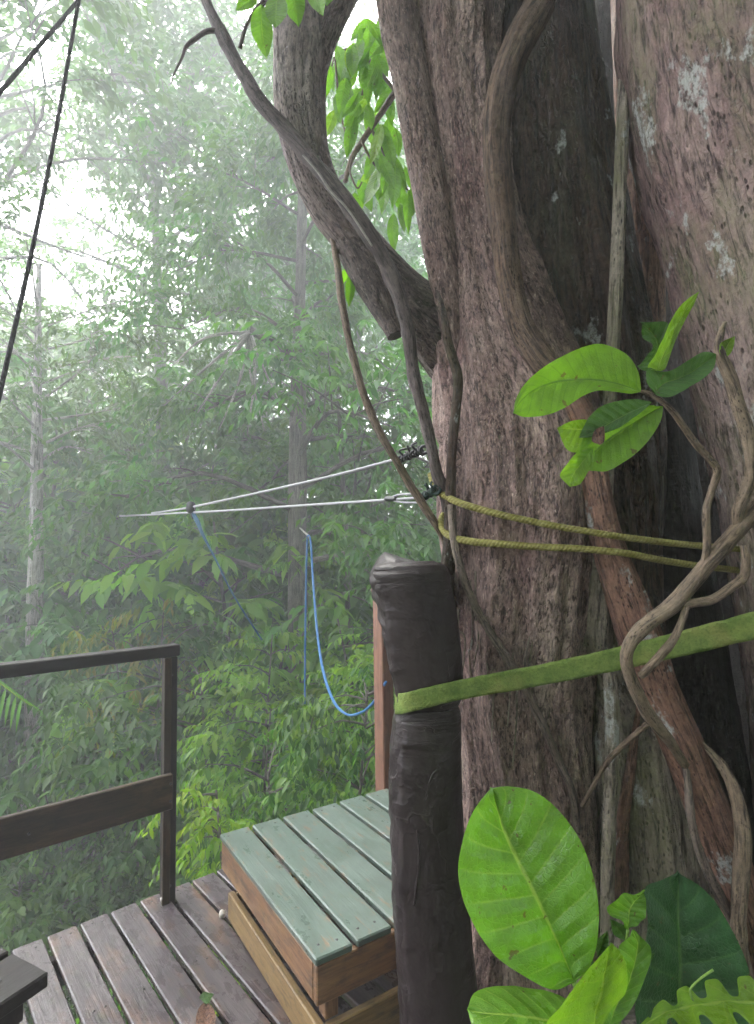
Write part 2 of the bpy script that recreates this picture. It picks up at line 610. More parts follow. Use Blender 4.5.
def sprays(rng, tips, dirs, per, tl, nl, ll, lw, droop=.35, flat=.6):
    """leafy twigs at every tip: alternate leaves along each twig"""
    Ps, Ds, Ns, Ls, Ws = [], [], [], [], []
    for tip, d in zip(tips, dirs):
        for _ in range(per):
            a = rng.uniform(0, 2 * PI)
            td = unit(np.array([math.cos(a), math.sin(a), rng.normal(.05, .35)]) * flat + d * .7 + rng.normal(0, .25, 3))
            l = tl * rng.uniform(.6, 1.3)
            side = unit(np.cross(td, [0, 0, 1]) + rng.normal(0, .12, 3))
            st = tip + rng.normal(0, .25 * tl, 3)
            for k in range(nl):
                s = (k + .6) / nl
                p = st + td * (l * s) - np.array([0, 0, droop * l * s * s * .8])
                sg = 1 if k % 2 else -1
                ax = td * .55 + side * sg * .75 + np.array([0, 0, -droop * (1 + s)]) + rng.normal(0, .22, 3)
                Ps.append(p); Ds.append(ax)
                Ns.append(np.array([0, 0, 1.0]) + rng.normal(0, .33, 3))
                z = rng.uniform(.7, 1.25) * (1 - .25 * s)
                Ls.append(ll * z); Ws.append(lw * z)
    return np.array(Ps), np.array(Ds), np.array(Ns), np.array(Ls), np.array(Ws)


def grow_tree(rng, h, hb, rad, tr, nlimb=24, nsub=5, per=3, tl=.7, nl=12, ll=.17, lw=.07, shape='round', lean=(0, 0),
              bend=.25, droop=.35):
    """returns trunk MB, limb MB, spray arrays"""
    tm, lm = MB(), MB()
    pts = []
    ph = rng.uniform(0, 6)
    for i in range(9):
        s = i / 8
        pts.append((Vector((lean[0] * s * h + bend * math.sin(s * 3 + ph) * s, lean[1] * s * h + bend * math.cos(s * 2.3 + ph) * s, s * h * .96)),
                    tr * (1.25 - .25 * min(1, s * 8)) * (1 - .8 * s)))
    pts[0] = (pts[0][0] - Vector((0, 0, .5)), pts[0][1] * 1.3)
    o = rng.uniform(0, 40)
    tm.tube(pts, 14, h / 40, bump=lambda th, sl, r: r * .22 * nz(math.cos(th) * 1.5 + o, math.sin(th) * 1.5, sl * .5, 2), off=o)

    def trunk_at(z):
        s = min(max(z / (h * .96), 0), 1) * 8
        i = min(int(s), 7)
        return pts[i][0].lerp(pts[i + 1][0], s - i) if i else Vector((lean[0] * z, lean[1] * z, z)), tr * (1 - .8 * z / h)
    tips, dirs = [], []
    az = rng.uniform(0, 6)
    for i in range(nlimb):
        s = (i + rng.uniform(0, .8)) / nlimb
        z = hb + (h - hb) * (s ** .85) * .95
        az += 2.4 + rng.normal(0, .35)
        if shape == 'round':
            rl = rad * math.sin(PI * min(1, .18 + .80 * s)) ** .7
            el = .15 + .8 * s
        elif shape == 'flat':
            rl = rad * (.45 + .55 * s)
            el = .30 - .1 * s
        else:   # layered
            rl = rad * (1 - .75 * s) * (1.0 if i % 3 else .6)
            el = .12
        rl *= rng.uniform(.65, 1.2)
        p0, r0 = trunk_at(z * .9)
        d = np.array([math.cos(az) * math.cos(el), math.sin(az) * math.cos(el), math.sin(el)])
        a = np.array(p0)
        mid = a + d * rl * .5 + np.array([0, 0, .08 * rl]) + rng.normal(0, .06 * rl, 3)
        end = a + d * rl + np.array([0, 0, -.10 * rl]) + rng.normal(0, .08 * rl, 3)
        rr = max(.014, r0 * .32)
        lm.tube([(Vector(a), rr), (Vector(mid), rr * .65), (Vector(end), .008)], 6, rl / 7, off=i)
        for j in range(nsub):
            u = rng.uniform(.35, 1.0)
            b = a + (mid - a) * (u * 2) if u < .5 else mid + (end - mid) * (u * 2 - 1)
            sd = unit(d + rng.normal(0, .65, 3) * np.array([1, 1, .5]))
            sl_ = rl * rng.uniform(.12, .38)
            t = b + sd * sl_
            lm.tube([(Vector(b), rr * .35), (Vector((b + t) / 2 + np.array([0, 0, .05 * sl_])), rr * .25), (Vector(t), .005)], 4,
                    sl_ / 3, off=j)
            tips.append(t); dirs.append(sd)
    arr = sprays(rng, tips, dirs, per, tl, nl, ll, lw, droop)
    return tm, lm, arr


def ground_z(x, y):
    d = math.hypot(x, y)
    return -4.7 + .35 * nz(x * .15, y * .15, 3.1) + max(0, y - 9) * .11 - .0 * d


def make_tree(name, label, seed, bark, leafm, group=None, cat='tree', fine=False, **kw):
    rng = np.random.default_rng(seed)
    tm, lm, arr = grow_tree(rng, **kw)
    root = thing(name, label, cat, group=group)
    tk = tm.build('trunk', bark, root)
    lm.build('limbs', bark, tk)
    leaf_mesh('crown', *arr, leafm, root, fine)
    return root


def place(root, px, d, rot=0.0, s=1.0, z=None):
    p = P(px, 512, d)
    root.location = (p.x, p.y, ground_z(p.x, p.y) if z is None else z)
    root.rotation_euler = (0, 0, rot)
    root.scale = (s, s, s)
    return root

# ------------------------------------------------------------------ ground of the gully
def build_ground():
    n = 90
    xs = np.linspace(-58, 58, n); ys = np.linspace(-38, 72, n)
    vs = [(x, y, ground_z(x, y) + .12 * nz(x * .9, y * .9, 8, 2)) for y in ys for x in xs]
    fs = [(j * n + i, j * n + i + 1, (j + 1) * n + i + 1, (j + 1) * n + i) for j in range(n - 1) for i in range(n - 1)]
    mb = MB(); mb.add(vs, fs)
    t = NT('forest_soil')
    tc = t.n('ShaderNodeTexCoord').outputs['Object']
    a = t.noise(tc, .8, 6, .65); b = t.noise(tc, 9, 6, .7)
    c = t.ramp(b, [(.3, (.02, .016, .01)), (.5, (.05, .038, .022)), (.72, (.10, .075, .04))])
    c = t.mix(t.f(a, .45, .6, 0, .8), c, (.025, .05, .015))
    m = t.out(t.bsdf(c, .9, t.bump(b, .8, .05), .2))
    mb.build('ground', m, kind='structure')


build_ground()

# low ferns and seedlings that cover the slope (uncountable)
def build_cover():
    rng = np.random.default_rng(5)
    Ps, Ds, Ns, Ls, Ws = [], [], [], [], []
    for _ in range(1500):
        d = rng.uniform(4.5, 22); x = rng.uniform(-.85, .95) * d
        y = d
        z = ground_z(x, y)
        hh = rng.uniform(.15, .6)
        for k in range(rng.integers(7, 13)):
            a = rng.uniform(0, 2 * PI)
            Ps.append((x + .12 * math.cos(a), y + .12 * math.sin(a), z + hh * rng.uniform(.5, 1)))
            Ds.append((math.cos(a), math.sin(a), rng.uniform(-.2, .8)))
            Ns.append((rng.normal(0, .3), rng.normal(0, .3), 1))
            l = rng.uniform(.14, .34); Ls.append(l); Ws.append(l * rng.uniform(.3, .5))
    o = leaf_mesh('ground_cover', Ps, Ds, Ns, Ls, Ws, M['leaf_mid'], None)
    tag(o, 'low green seedlings and ferns covering the forest floor', 'undergrowth', kind='stuff')


build_cover()

# ------------------------------------------------------------------ forest trees
T = {}
T['tall'] = make_tree('tall_tree', 'tall dark straight trunked tree in the mist with blue rope hanging on it', 21, M['bark_far'], M['leaf_mid'],
                      h=16, hb=5.6, rad=4.0, tr=.215, nlimb=32, nsub=8, per=5, tl=.75, nl=12, ll=.19, lw=.075, shape='layered', droop=.45)
place(T['tall'], 302, 9.0, .6)
T['pale'] = make_tree('pale_tree', 'tree with pale grey trunk standing behind the wooden railing', 22, M['bark_pale'], M['leaf_dark'],
                      h=11.6, hb=8.3, rad=3.4, tr=.19, nlimb=22, nsub=7, per=5, tl=.6, nl=12, ll=.15, lw=.06, shape='flat', bend=.12)
place(T['pale'], 37, 9.6, 1.2)
T['canopy'] = make_tree('canopy_tree', 'high canopy tree spreading over the upper left of the view', 23, M['bark_far'], M['leaf_dark'],
                        h=21, hb=13.2, rad=6.5, tr=.26, nlimb=32, nsub=9, per=6, tl=.9, nl=12, ll=.25, lw=.115, shape='round', bend=.5)
place(T['canopy'], 165, 15, 2.0)
T['over'] = copy_tree(T['canopy'])
T['over']['label'] = 'tall canopy tree rooted beyond the left edge whose boughs overhang the top left corner'
place(T['over'], -50, 10.5, 4.4, .97)
T['near_canopy'] = copy_tree(T['canopy'])
T['near_canopy']['label'] = 'leafy canopy tree whose crown shows between the limb and the big trunk'
place(T['near_canopy'], 330, 19.5, .9, 1.0)
T['slim'] = make_tree('slim_tree', 'slim tree close to the right of the tall dark trunk', 24, M['bark_far'], M['leaf_mid'],
                      h=11, hb=5.5, rad=2.4, tr=.10, nlimb=20, nsub=6, per=3, tl=.6, nl=12, ll=.17, lw=.07, shape='layered')
place(T['slim'], 348, 10.5, .3)

G_FAR = 'misty trees filling the forest beyond'
L_FAR = 'hazy green forest tree half lost in the mist behind the nearer trees'
far_a = make_tree('forest_tree', L_FAR, 31, M['bark_far'], M['leaf_mid'], G_FAR,
                  h=17, hb=4.5, rad=4.9, tr=.24, nlimb=34, nsub=8, per=5, tl=1.0, nl=11, ll=.26, lw=.12, shape='round')
far_b = make_tree('forest_tree', L_FAR, 32, M['bark_far'], M['leaf_dark'], G_FAR,
                  h=14, hb=3.0, rad=4.4, tr=.2, nlimb=34, nsub=8, per=5, tl=.9, nl=11, ll=.23, lw=.10, shape='round')
far_c = make_tree('forest_tree', L_FAR, 33, M['bark_far'], M['leaf_light'], G_FAR,
                  h=18, hb=6.0, rad=4.4, tr=.2, nlimb=32, nsub=8, per=5, tl=.9, nl=11, ll=.22, lw=.10, shape='layered')
KINDS = [far_a, far_b, far_c]
spots = [  # bearing px, distance, kind, picture row of the crown top
    (95, 18.5, 1, 300), (365, 15, 0, 190), (-40, 16, 0, 300), (20, 24, 0, 285),
    (150, 25, 2, 330), (270, 23, 0, 200), (495, 21, 0, 120), (-120, 22, 1, 260), (80, 32, 1, 310),
    (200, 33, 1, 325), (320, 31, 0, 240), (440, 34, 2, 470), (560, 27, 0, 150), (660, 20, 1, 150),
    (760, 25, 0, 150), (880, 19, 2, 100), (130, 13, 0, 430)]
HT = [17, 14, 18]
behind = [(-3.5, -7.5, 1, .95), (3.5, -8.5, 0, 1.0), (9, -5, 1, 1.0), (0.5, -13, 0, 1.2), (10, 3, 1, 1.0), (6.5, -3.2, 0, .9), (-5, -9.5, 0, 1.1), (2.5, -5.5, 1, .85)]  # out of view, added to cut light from behind and right
used = set()
for i, (px, d, k, row) in enumerate(spots):
    o = KINDS[k] if k not in used else copy_tree(KINDS[k])
    used.add(k)
    q = P(px, row, d); s = (q.z - ground_z(q.x, P(px, 512, d).y)) / HT[k]
    place(o, px, d, i * 1.7, s)
for i, (x, y, k, s) in enumerate(behind):      # the wood goes on unseen here; these trees are added to block sky light
    o = copy_tree(KINDS[k])
    o.location = (x, y, ground_z(x, y)); o.rotation_euler = (0, 0, i * 2.3); o.scale = (s, s, s)

# ------------------------------------------------------------------ understorey
G_SH = 'understorey bushes on the slope'


def make_bush(name, label, seed, leafm, group, h, rad, n=16, per=4, tl=.5, nl=11, ll=.16, lw=.07, stems=5, z0=.25, fine=False,
              droop=.4):
    rng = np.random.default_rng(seed)
    sm = MB(); tips, dirs = [], []
    for i in range(stems):
        a = rng.uniform(0, 6.28); rr = rad * rng.uniform(.25, .8)
        top = np.array([rr * math.cos(a), rr * math.sin(a), h * rng.uniform(.7, 1)])
        mid = top * np.array([.4, .4, .55])
        sm.tube([(Vector((0, 0, -.3)), .035), (Vector(mid), .025), (Vector(top), .008)], 5, h / 8, off=i)
        for j in range(n):
            u = rng.uniform(z0, 1.0)
            b = mid * (u * 2) if u < .5 else mid + (top - mid) * (u * 2 - 1)
            a2 = rng.uniform(0, 6.28); l = rad * rng.uniform(.2, .75) * (1.15 - .5 * u)
            d = np.array([math.cos(a2), math.sin(a2), rng.uniform(-.1, .5)])
            t = b + d * l
            sm.tube([(Vector(b), .010), (Vector((b + t) / 2 + np.array([0, 0, .1 * l])), .007), (Vector(t), .003)], 4, l / 3, off=j)
            tips.append(t); dirs.append(d)
    root = thing(name, label, 'bush', group=group)
    sm.build('stems', M['bark_far'], root)
    leaf_mesh('foliage', *sprays(rng, tips, dirs, per, tl, nl, ll, lw, droop), leafm, root, fine)
    return root


L_SH = 'bushy green understorey shrub on the misty slope below the deck'
B0 = make_bush('shrub', L_SH, 41, M['leaf_mid'], G_SH, 3.6, 1.7, ll=.19, lw=.085, per=4, fine=True)
B1 = make_bush('shrub', L_SH, 42, M['leaf_dark'], G_SH, 3.2, 1.9, ll=.13, lw=.055, per=5)
B2 = make_bush('shrub', L_SH, 43, M['leaf_light'], G_SH, 3.0, 1.5, ll=.20, lw=.085, per=4, fine=True)
BK = [B0, B1, B2]
bspots = [(20, 7.6, 0, .5), (95, 8.4, 1, .75), (150, 7.2, 1, .62), (215, 8.6, 1, .95), (180, 10.5, 0, 1.15),
          (60, 11, 1, 1.2), (115, 12.5, 0, 1.35), (245, 10.8, 2, 1.35), (-50, 9.5, 0, 1.2), (385, 8.2, 0, 1.0),
          (420, 9.2, 2, .85), (370, 11.5, 2, .95), (450, 11.5, 0, .95), (305, 12.5, 0, 1.5), (205, 14, 1, 1.7), (30, 14, 0, 1.7),
          (-20, 12, 1, 1.4), (90, 15.5, 2, 1.8), (150, 16.5, 0, 1.9), (265, 15.5, 1, 1.9), (340, 15, 0, 1.6), (405, 17, 1, 1.2),
          (-90, 13, 0, 1.6), (480, 9, 1, 1.3), (540, 11, 0, 1.4), (640, 9, 1, 1.3), (760, 11, 0, 1.4), (70, 6.6, 2, .36),
          (125, 6.8, 2, .40), (10, 6.4, 2, .42), (165, 9.5, 1, .95), (215, 6.4, 1, .6), (262, 5.8, 1, .5), (352, 6.2, 0, .8)]
used = set()
for i, (px, d, k, s) in enumerate(bspots):
    o = BK[k] if k not in used else copy_tree(BK[k])
    used.add(k)
    place(o, px, d, i * 2.1, s * (1.0 if s < .45 else 1.25 if d < 7.5 else 1.6))

# dead pale branch with broken twigs hung in front of the big trunk
def dead_branch():
    r = thing('dead_branch', 'bare broken grey branch leaning off the tall dark trunk', 'branch')
    a = MB()
    D = 8.6
    a.tube(pts_px([(300, 362, 5, D), (285, 350, 5, D - .1), (265, 338, 4.5, D - .3), (250, 330, 4.5, D - .4)]), 8)
    a.build('bough', M['bark_far'], r)
    rng = random.Random(3)
    for k in range(9):
        b = MB()
        x1, y1 = 170 + k * 12 + rng.uniform(-12, 12), 380 + rng.uniform(-15, 60)
        d1 = D - .5 - rng.uniform(0, .8)
        b.tube(pts_px([(250, 332, 1.9, D - .4), ((250 + x1) / 2 + rng.uniform(-10, 10), (332 + y1) / 2 + rng.uniform(-16, 4), 1.5, (D + d1) / 2 - .2),
                       (x1, y1, .7, d1)]), 5)
        b.build('twig', M['bark_pale'], r)


dead_branch()

# small yellowing sapling hanging in the middle distance
B3 = make_bush('yellowing_sapling', 'thin sapling with yellowing drooping leaves left of the pulley', 45, M['leaf_yellow'], None, 5.6, .9, n=9, per=2, tl=.5,
               nl=9, ll=.2, lw=.06, stems=3, z0=.75, droop=.9)
place(B3, 152, 8.2, 0)
B4 = make_bush('lime_sapling', 'leafy lime green sapling below the pulley', 46, M['leaf_light'], None, 5.9, 1.2, n=18, per=5, tl=.42,
               nl=11, ll=.14, lw=.058, stems=4, z0=.6, fine=True)
place(B4, 248, 6.6, 0)
B5 = make_bush('bright_sapling', 'bright green sapling left of the black wrapped post', 47, M['leaf_light'], None, 5.9, 1.4, n=18, per=4, tl=.45,
               nl=12, ll=.13, lw=.052, stems=4, z0=.5, fine=True)
place(B5, 385, 7.0, 0)

# bush right behind the step platform : dark drooping pinnate leaves, bright shoots at its left
B6 = make_bush('climbing_bush', 'dense dark green bush with drooping leaves behind the green step platform', 48, M['leaf_bush'], None, 5.25, 1.0, n=34, per=5, tl=.36,
               nl=14, ll=.105, lw=.038, stems=7, z0=.62, fine=True, droop=.75)
place(B6, 318, 4.15, 0, z=-4.75)
B7 = make_bush('fern_bush', 'bright yellow green ferny shoots right of the railing post', 49, M['leaf_fern'], None, 4.75, .45, n=20, per=4, tl=.30,
               nl=14, ll=.085, lw=.032, stems=5, z0=.62, fine=True, droop=.5)
place(B7, 262, 3.9, 0, z=-4.75)

# palm just left of the frame
def palm():
    r = thing('palm', 'small palm whose pale frond reaches in over the railing at the left edge', 'palm')
    base = P(-95, 700, 3.9)
    gz = ground_z(base.x, base.y)
    t = MB()
    t.tube([(Vector((base.x, base.y, gz - .3)), .07), (Vector((base.x + .05, base.y, (gz + base.z) / 2)), .055), (base, .045)], 12, .15)
    t.build('trunk', M['bark_far'], r)
    tips = [(32, 706, 3.5), (-40, 600, 3.6), (-150, 590, 4.0), (-220, 680, 3.9), (-120, 760, 3.2), (-40, 790, 4.4), (-10, 640, 4.6), (-160, 740, 4.6)]
    for x, y, d in tips:
        e = P(x, y, d); ax = e - base
        m = base + ax * .5 + Vector((0, 0, .22))
        st = MB(); ps = st.tube([(base, .012), (m, .008), (e, .002)], 5, .05)
        f = st.build('frond', M['leaf_light'], r)
        Ps, Ds, Ns, Ls, Ws = [], [], [], [], []
        n = 34
        for k in range(n):
            s = .18 + .8 * k / n
            p = ps[int(s * (len(ps) - 1))]
            tg = (ps[min(len(ps) - 1, int(s * (len(ps) - 1)) + 1)] - p).normalized() if int(s * (len(ps) - 1)) + 1 < len(ps) else ax.normalized()
            sd = tg.cross(Vector((0, 0, 1))).normalized()
            for sg in (-1, 1):
                Ps.append(p); Ds.append(tg * .8 + sd * sg * .8 + Vector((0, 0, -.28))); Ns.append((0, 0, 1))
                Ls.append(.26 * (1.1 - .6 * abs(s - .45))); Ws.append(.022)
        leaf_mesh('leaflets', Ps, Ds, Ns, Ls, Ws, M['leaf_light'], f, True, .35)


palm()

# ------------------------------------------------------------------ mist
def build_haze():
    mb = MB()
    x0, x1, y0, y1, z0, z1 = -62, 62, -42, 76, -12, 34
    vs = [(x, y, z) for x in (x0, x1) for y in (y0, y1) for z in (z0, z1)]
    mb.add(vs, [(0, 1, 3, 2), (4, 6, 7, 5), (0, 4, 5, 1), (2, 3, 7, 6), (0, 2, 6, 4), (1, 5, 7, 3)])
    t = NT('mist')
    v = t.n('ShaderNodeVolumePrincipled')
    v.inputs['Color'].default_value = (.94, .955, 1.0, 1)
    v.inputs['Density'].default_value = HAZE
    v.inputs['Anisotropy'].default_value = 0.5
    o = t.n('ShaderNodeOutputMaterial')
    t.link(v.outputs[0], o.inputs['Volume'])
    ob = mb.build('haze', t.m, smooth=False, kind='stuff')
    tag(ob, 'pale mist hanging in the forest', 'mist')


HAZE = .0135
build_haze()
# ------------------------------------------------------------------ woodwork
DECK_ROT = R(40.2)
D1 = Vector((-math.sin(DECK_ROT), math.cos(DECK_ROT), 0))   # along the boards, away
D2 = Vector((D1.y, -D1.x, 0))                                # across the boards


def deck_pt(u, v, z=0.0):
    return D1 * u + D2 * v + Vector((0, 0, z))


M['deck'] = wood_mat('deck', (.036, .029, .033), (.10, .08, .085), wet=.26, grimef=.65, algae=.25, rough=.38, spec=.5,
                     orange=(.19, .105, .06), patchy=.55)
M['dark_wood'] = wood_mat('dark_wood', (.006, .005, .0048), (.014, .011, .010), wet=.1, grimef=.3, rough=.5, spec=.28, orange=(.045, .03, .02), patchy=.25)
M['rail_brown'] = wood_mat('rail_brown', (.018, .012, .008), (.05, .032, .019), wet=.1, spec=.3, grime=(.008, .007, .006), grimef=.85, rough=.5, orange=(.13, .085, .045), patchy=.4)
M['green_slat'] = wood_mat('green_slat', (.13, .09, .055), (.2, .14, .085), wet=.16, grimef=.4, grime=(.06, .065, .05), algae=.25, rough=.42, paint=(.098, .135, .112), spec=.5)
M['step_wood'] = wood_mat('step_wood', (.12, .06, .03), (.28, .15, .075), wet=.1, grimef=.75, rough=.55, orange=(.33, .21, .085), patchy=.4)
M['step_wood_yellow'] = wood_mat('step_wood_yellow', (.16, .10, .04), (.31, .2, .085), wet=.1, grimef=.7, algae=.2, rough=.55)
M['red_wood'] = wood_mat('red_wood', (.14, .06, .035), (.24, .115, .07), wet=.1, grimef=.4, rough=.55)
M['screw'] = plain_mat('screw', (.03, .028, .027), .4, .5, 300, .3)
M['fungus'] = plain_mat('fungus', (.55, .50, .44), .5, .5, 120, .2)

deck = thing('wooden_deck', 'wet purplish brown slatted deck high among the trees', 'deck', rotz=DECK_ROT)
mb = MB(); sc = MB()
rr = random.Random(4)
for k in range(-9, 15):
    v0 = .485 + .11 * k - .105
    v1 = v0 + .0955
    u0, u1 = -.9, 2.50 + rr.uniform(-.006, .006)
    if v0 > 1.02:
        u0 = 1.30
    if v0 > 1.95:
        continue
    dz = rr.uniform(-.0015, .0015)
    n0 = len(mb.v)
    # split long boards in stretches so that the edge can waver a little
    mb.box(v0 + rr.uniform(-.002, .002), v1 + rr.uniform(-.002, .002), u0, u1, -.024 + dz, dz, .004)
    for us in ((2.46, 2.0, 1.2, .4)):
        if us > u0:
            for q in (.3, .7):
                if rr.random() < .75:
                    c = Vector((v0 + .098 * q + rr.uniform(-.006, .006), us + rr.uniform(-.008, .008), dz - .004))
                    sc.tube([(c, .0042), (c + Vector((0, 0, .0052)), .0042)], 8, .01)
mb.build('decking', M['deck'], deck, smooth=False)
sc.build('screws', M['screw'], deck)
for u in (2.40, 1.75, 1.05, .2):
    j = MB(); j.box(-.62, 2.0 if u > 1.3 else 1.02, u - .022, u + .022, -.125, -.028, .004)
    j.build('joist', M['dark_wood'], deck, smooth=False)
for u, v in ((2.40, -.4), (2.40, 1.0), (2.40, 1.95), (.2, -.4), (.2, .95)):
    p = MB(); p.box(v - .05, v + .05, u - .05, u + .05, -5.4, -.127, .006)
    p.build('support_post', M['dark_wood'], deck, smooth=False)

# railing
rail = thing('railing', 'dark wooden railing with one brown middle board at the deck edge', 'railing', rotz=DECK_ROT)
p = MB(); p.box(.885, .935, 2.41, 2.46, -.12, .972, .004); p.build('post', M['dark_wood'], rail, smooth=False)
p = MB(); p.box(.875, .905, 2.395, 2.4095, .0, .972, .002); p.build('batten', M['rail_brown'], rail, smooth=False)
p = MB(); p.box(-1.05, .942, 2.402, 2.468, .975, 1.022, .004); p.build('top_rail', M['dark_wood'], rail, smooth=False)
p = MB(); p.box(-1.05, .903, 2.368, 2.392, .375, .515, .004); p.build('middle_board', M['rail_brown'], rail, smooth=False)
for v, u, z in ((.893, 2.3665, .41), (.893, 2.3665, .478), (.40, 2.3665, .44), (-.2, 2.3665, .45), (.91, 2.409, .90), (.91, 2.409, .06)):
    sc = MB(); sc.tube([(Vector((v, u + .004, z)), .0055), (Vector((v, u - .0012, z)), .0055), (Vector((v, u - .0022, z)), .003)], 8, .01); sc.build('screw', M['screw'], rail)
p = MB(); p.box(-1.05, -1.0, 2.41, 2.46, -.12, .972, .004); p.build('post', M['dark_wood'], rail, smooth=False)

# second upright behind the wrapped post
c = P(386, 844, 2.80)
rp = thing('wooden_post', 'reddish brown squared post standing behind the black wrapped post', 'post', (c.x, c.y, 0), DECK_ROT)
p = MB(); p.box(-.036, .036, -.036, .036, -.02, 1.19, .005); p.build('shaft', M['red_wood'], rp, smooth=False)
p = MB(); p.box(-.042, .042, -.042, .042, 1.192, 1.215, .005); p.build('cap', M['red_wood'], rp, smooth=False)

# step platform
base = deck_pt(1.368, .914)
step = thing('step_platform', 'low step platform of green painted slats on a brown wooden frame', 'step', base, DECK_ROT - R(7.55))
LY, W6 = .835, .80
sl = MB(); sc = MB()
for k in range(6):
    x0 = .0 + k * .1335
    z = .2785 + rr.uniform(-.0015, .0015)
    sl.box(x0 + rr.uniform(0, .002), x0 + .1175, rr.uniform(-.004, .004), LY + rr.uniform(-.004, .004), z, z + .0215, .004)
    for y in (.045, LY - .04):
        for q in (.03, .088):
            c = Vector((x0 + q + rr.uniform(-.006, .006), y + rr.uniform(-.01, .01), z + .017))
            sc.tube([(c, .0045), (c + Vector((0, 0, .0052)), .0045)], 8, .01)
sl.build('slats', M['green_slat'], step, smooth=False)
sc.build('screws', M['screw'], step)


def plank(name, mat, *b):
    q = MB(); q.box(*b, .0035); q.build(name, mat, step, smooth=False)


plank('side_board', M['step_wood'], .006, .030, .028, LY - .006, .172, .2765)
plank('side_board', M['step_wood'], W6 - .028, W6 - .004, .028, LY - .006, .172, .2765)
plank('end_board', M['step_wood'], .006, W6 - .004, .003, .0265, .172, .2765)
plank('end_board', M['step_wood'], .032, W6 - .030, LY - .03, LY - .006, .172, .2765)
plank('cross_bearer', M['step_wood_yellow'], .032, W6 - .030, .40, .44, .20, .2765)
for x in (.045, W6 - .085):
    for y in (.029, LY - .075):
        plank('leg', M['step_wood'], x, x + .042, y, y + .042, .105, .2765)
plank('lower_board', M['step_wood_yellow'], .018, .042, -.02, LY - .05, .002, .102)
plank('lower_board', M['step_wood_yellow'], W6 - .04, W6 - .016, -.02, LY - .05, .002, .102)
plank('lower_end_board', M['step_wood_yellow'], .044, W6 - .042, .012, .036, .002, .100)
plank('lower_end_board', M['step_wood_yellow'], .044, W6 - .042, LY - .078, LY - .054, .002, .100)

# dark bench end in the corner
bx = P(49, 971.5, 1.32)
bench = thing('dark_bench', 'dark wooden bench end with a bolt in the bottom left corner', 'bench', (bx.x, bx.y, 0), R(-28))
p = MB(); z = bx.z
# local +x points right-away ; plank runs to the left
for k in range(2):
    p.box(-.14 - .0, -.0, -.9 + 0, .0, z - .034, z, .004) if k == 0 else p.box(-.155 - .14, -.155, -.9, 0.0, z - .034, z, .004)
p.build('seat', M['dark_wood'], bench, smooth=False)
p = MB(); p.box(-.285, -.04, -.16, -.03, z - .10, z - .0355, .004); p.build('apron', M['dark_wood'], bench, smooth=False)
p = MB(); p.box(-.10, -.035, -.10, -.035, .002, z - .102, .004); p.build('leg', M['dark_wood'], bench, smooth=False)
p = MB(); p.box(-.29, -.225, -.10, -.035, .002, z - .102, .004); p.build('leg', M['dark_wood'], bench, smooth=False)
p = MB(); p.box(-.10, -.035, -.86, -.80, .002, z - .036, .004); p.build('leg', M['dark_wood'], bench, smooth=False)
p = MB(); c = Vector((-.075, -.075, z - .001)); p.tube([(c, .011), (c + Vector((0, 0, .004)), .011)], 6, .01)
p.tube([(c, .005), (c + Vector((0, 0, .009)), .005)], 10, .01); p.build('bolt', M['screw'], bench, smooth=False)

# small pale fungus knobs and a dead leaf
def knob(label, px, py, z, r):
    d = (z - H) / (P(px, py, 1).z - H)
    c = P(px, py, d)
    o = MB()
    o.tube([(Vector((0, 0, -.002)), r * .7), (Vector((0, 0, r * .7)), r), (Vector((0, 0, r * 1.6)), r * .85), (Vector((0, 0, r * 2.2)), r * .3)], 14, r / 4,
           bump=lambda th, s, q: q * .25 * nz(math.cos(th) * 1.3, math.sin(th) * 1.3, s * 90, 2))
    ob = o.build('fungus', M['fungus']); ob.location = c
    tag(ob, label, 'fungus')


knob('small pale fungus knob at the foot of the railing post', 163, 902, 0, .011)
knob('small cream fungus knob at the back corner of the step platform', 222, 917, 0, .012)


def strap_mesh(paths, w):
    """vertical band through points (Vector, up-tilt)"""
    pass


# ------------------------------------------------------------------ wrapped post
def wrap_mat():
    t = NT('wrap')
    v = attr(t)
    n = t.noise(t.scale(v, (6, 6, 2.2)), 1.4, 5, .6)
    f_ = t.noise(t.scale(v, (40, 40, 26)), 1.0, 5, .7)
    c = t.ramp(n, [(.3, (.012, .008, .008)), (.6, (.026, .018, .018)), (.8, (.05, .037, .035))])
    cr1 = t.n('ShaderNodeTexVoronoi', feature='DISTANCE_TO_EDGE', i_Scale=1.0)
    wv = t.mix(.12, v, t.noise(v, 9, 4, .6, out='Color'), 'ADD')
    t.link(t.scale(wv, (9, 9, 3.5)), cr1.inputs['Vector'])
    m = t.f(t.noise(v, 5, 3, .5), .48, .6, 0, 1)
    crk = t.math('MULTIPLY', t.f(cr1.outputs[0], 0, .022, 1, 0), m)
    c = t.mix(t.math('MULTIPLY', crk, .4), c, (.09, .072, .068))
    c = t.mix(t.f(f_, .6, .75, 0, .35), c, (.05, .04, .042))
    h = t.math('ADD', t.math('MULTIPLY', crk, 1.0), t.math('MULTIPLY', f_, .35))
    w1 = t.noise(t.scale(wv, (4, 4, 9)), 1.0, 2, .45, dist=1.2)
    w2 = t.noise(t.scale(wv, (9, 9, 14)), 1.0, 2, .45, dist=.8)
    rd = lambda q, k: t.math('POWER', t.math('MAXIMUM', t.math('SUBTRACT', 1.0, t.math('ABSOLUTE', t.math('MULTIPLY', t.math('SUBTRACT', q, .5), k))), 0.0), 2.0)
    h = t.math('ADD', h, t.math('MULTIPLY', rd(w1, 6.0), .7))
    h = t.math('ADD', h, t.math('MULTIPLY', rd(w2, 7.0), .15))
    return t.out(t.bsdf(c, t.f(f_, .3, .7, .36, .6), t.bump(h, .36, .007), .33))


M['wrap'] = wrap_mat()


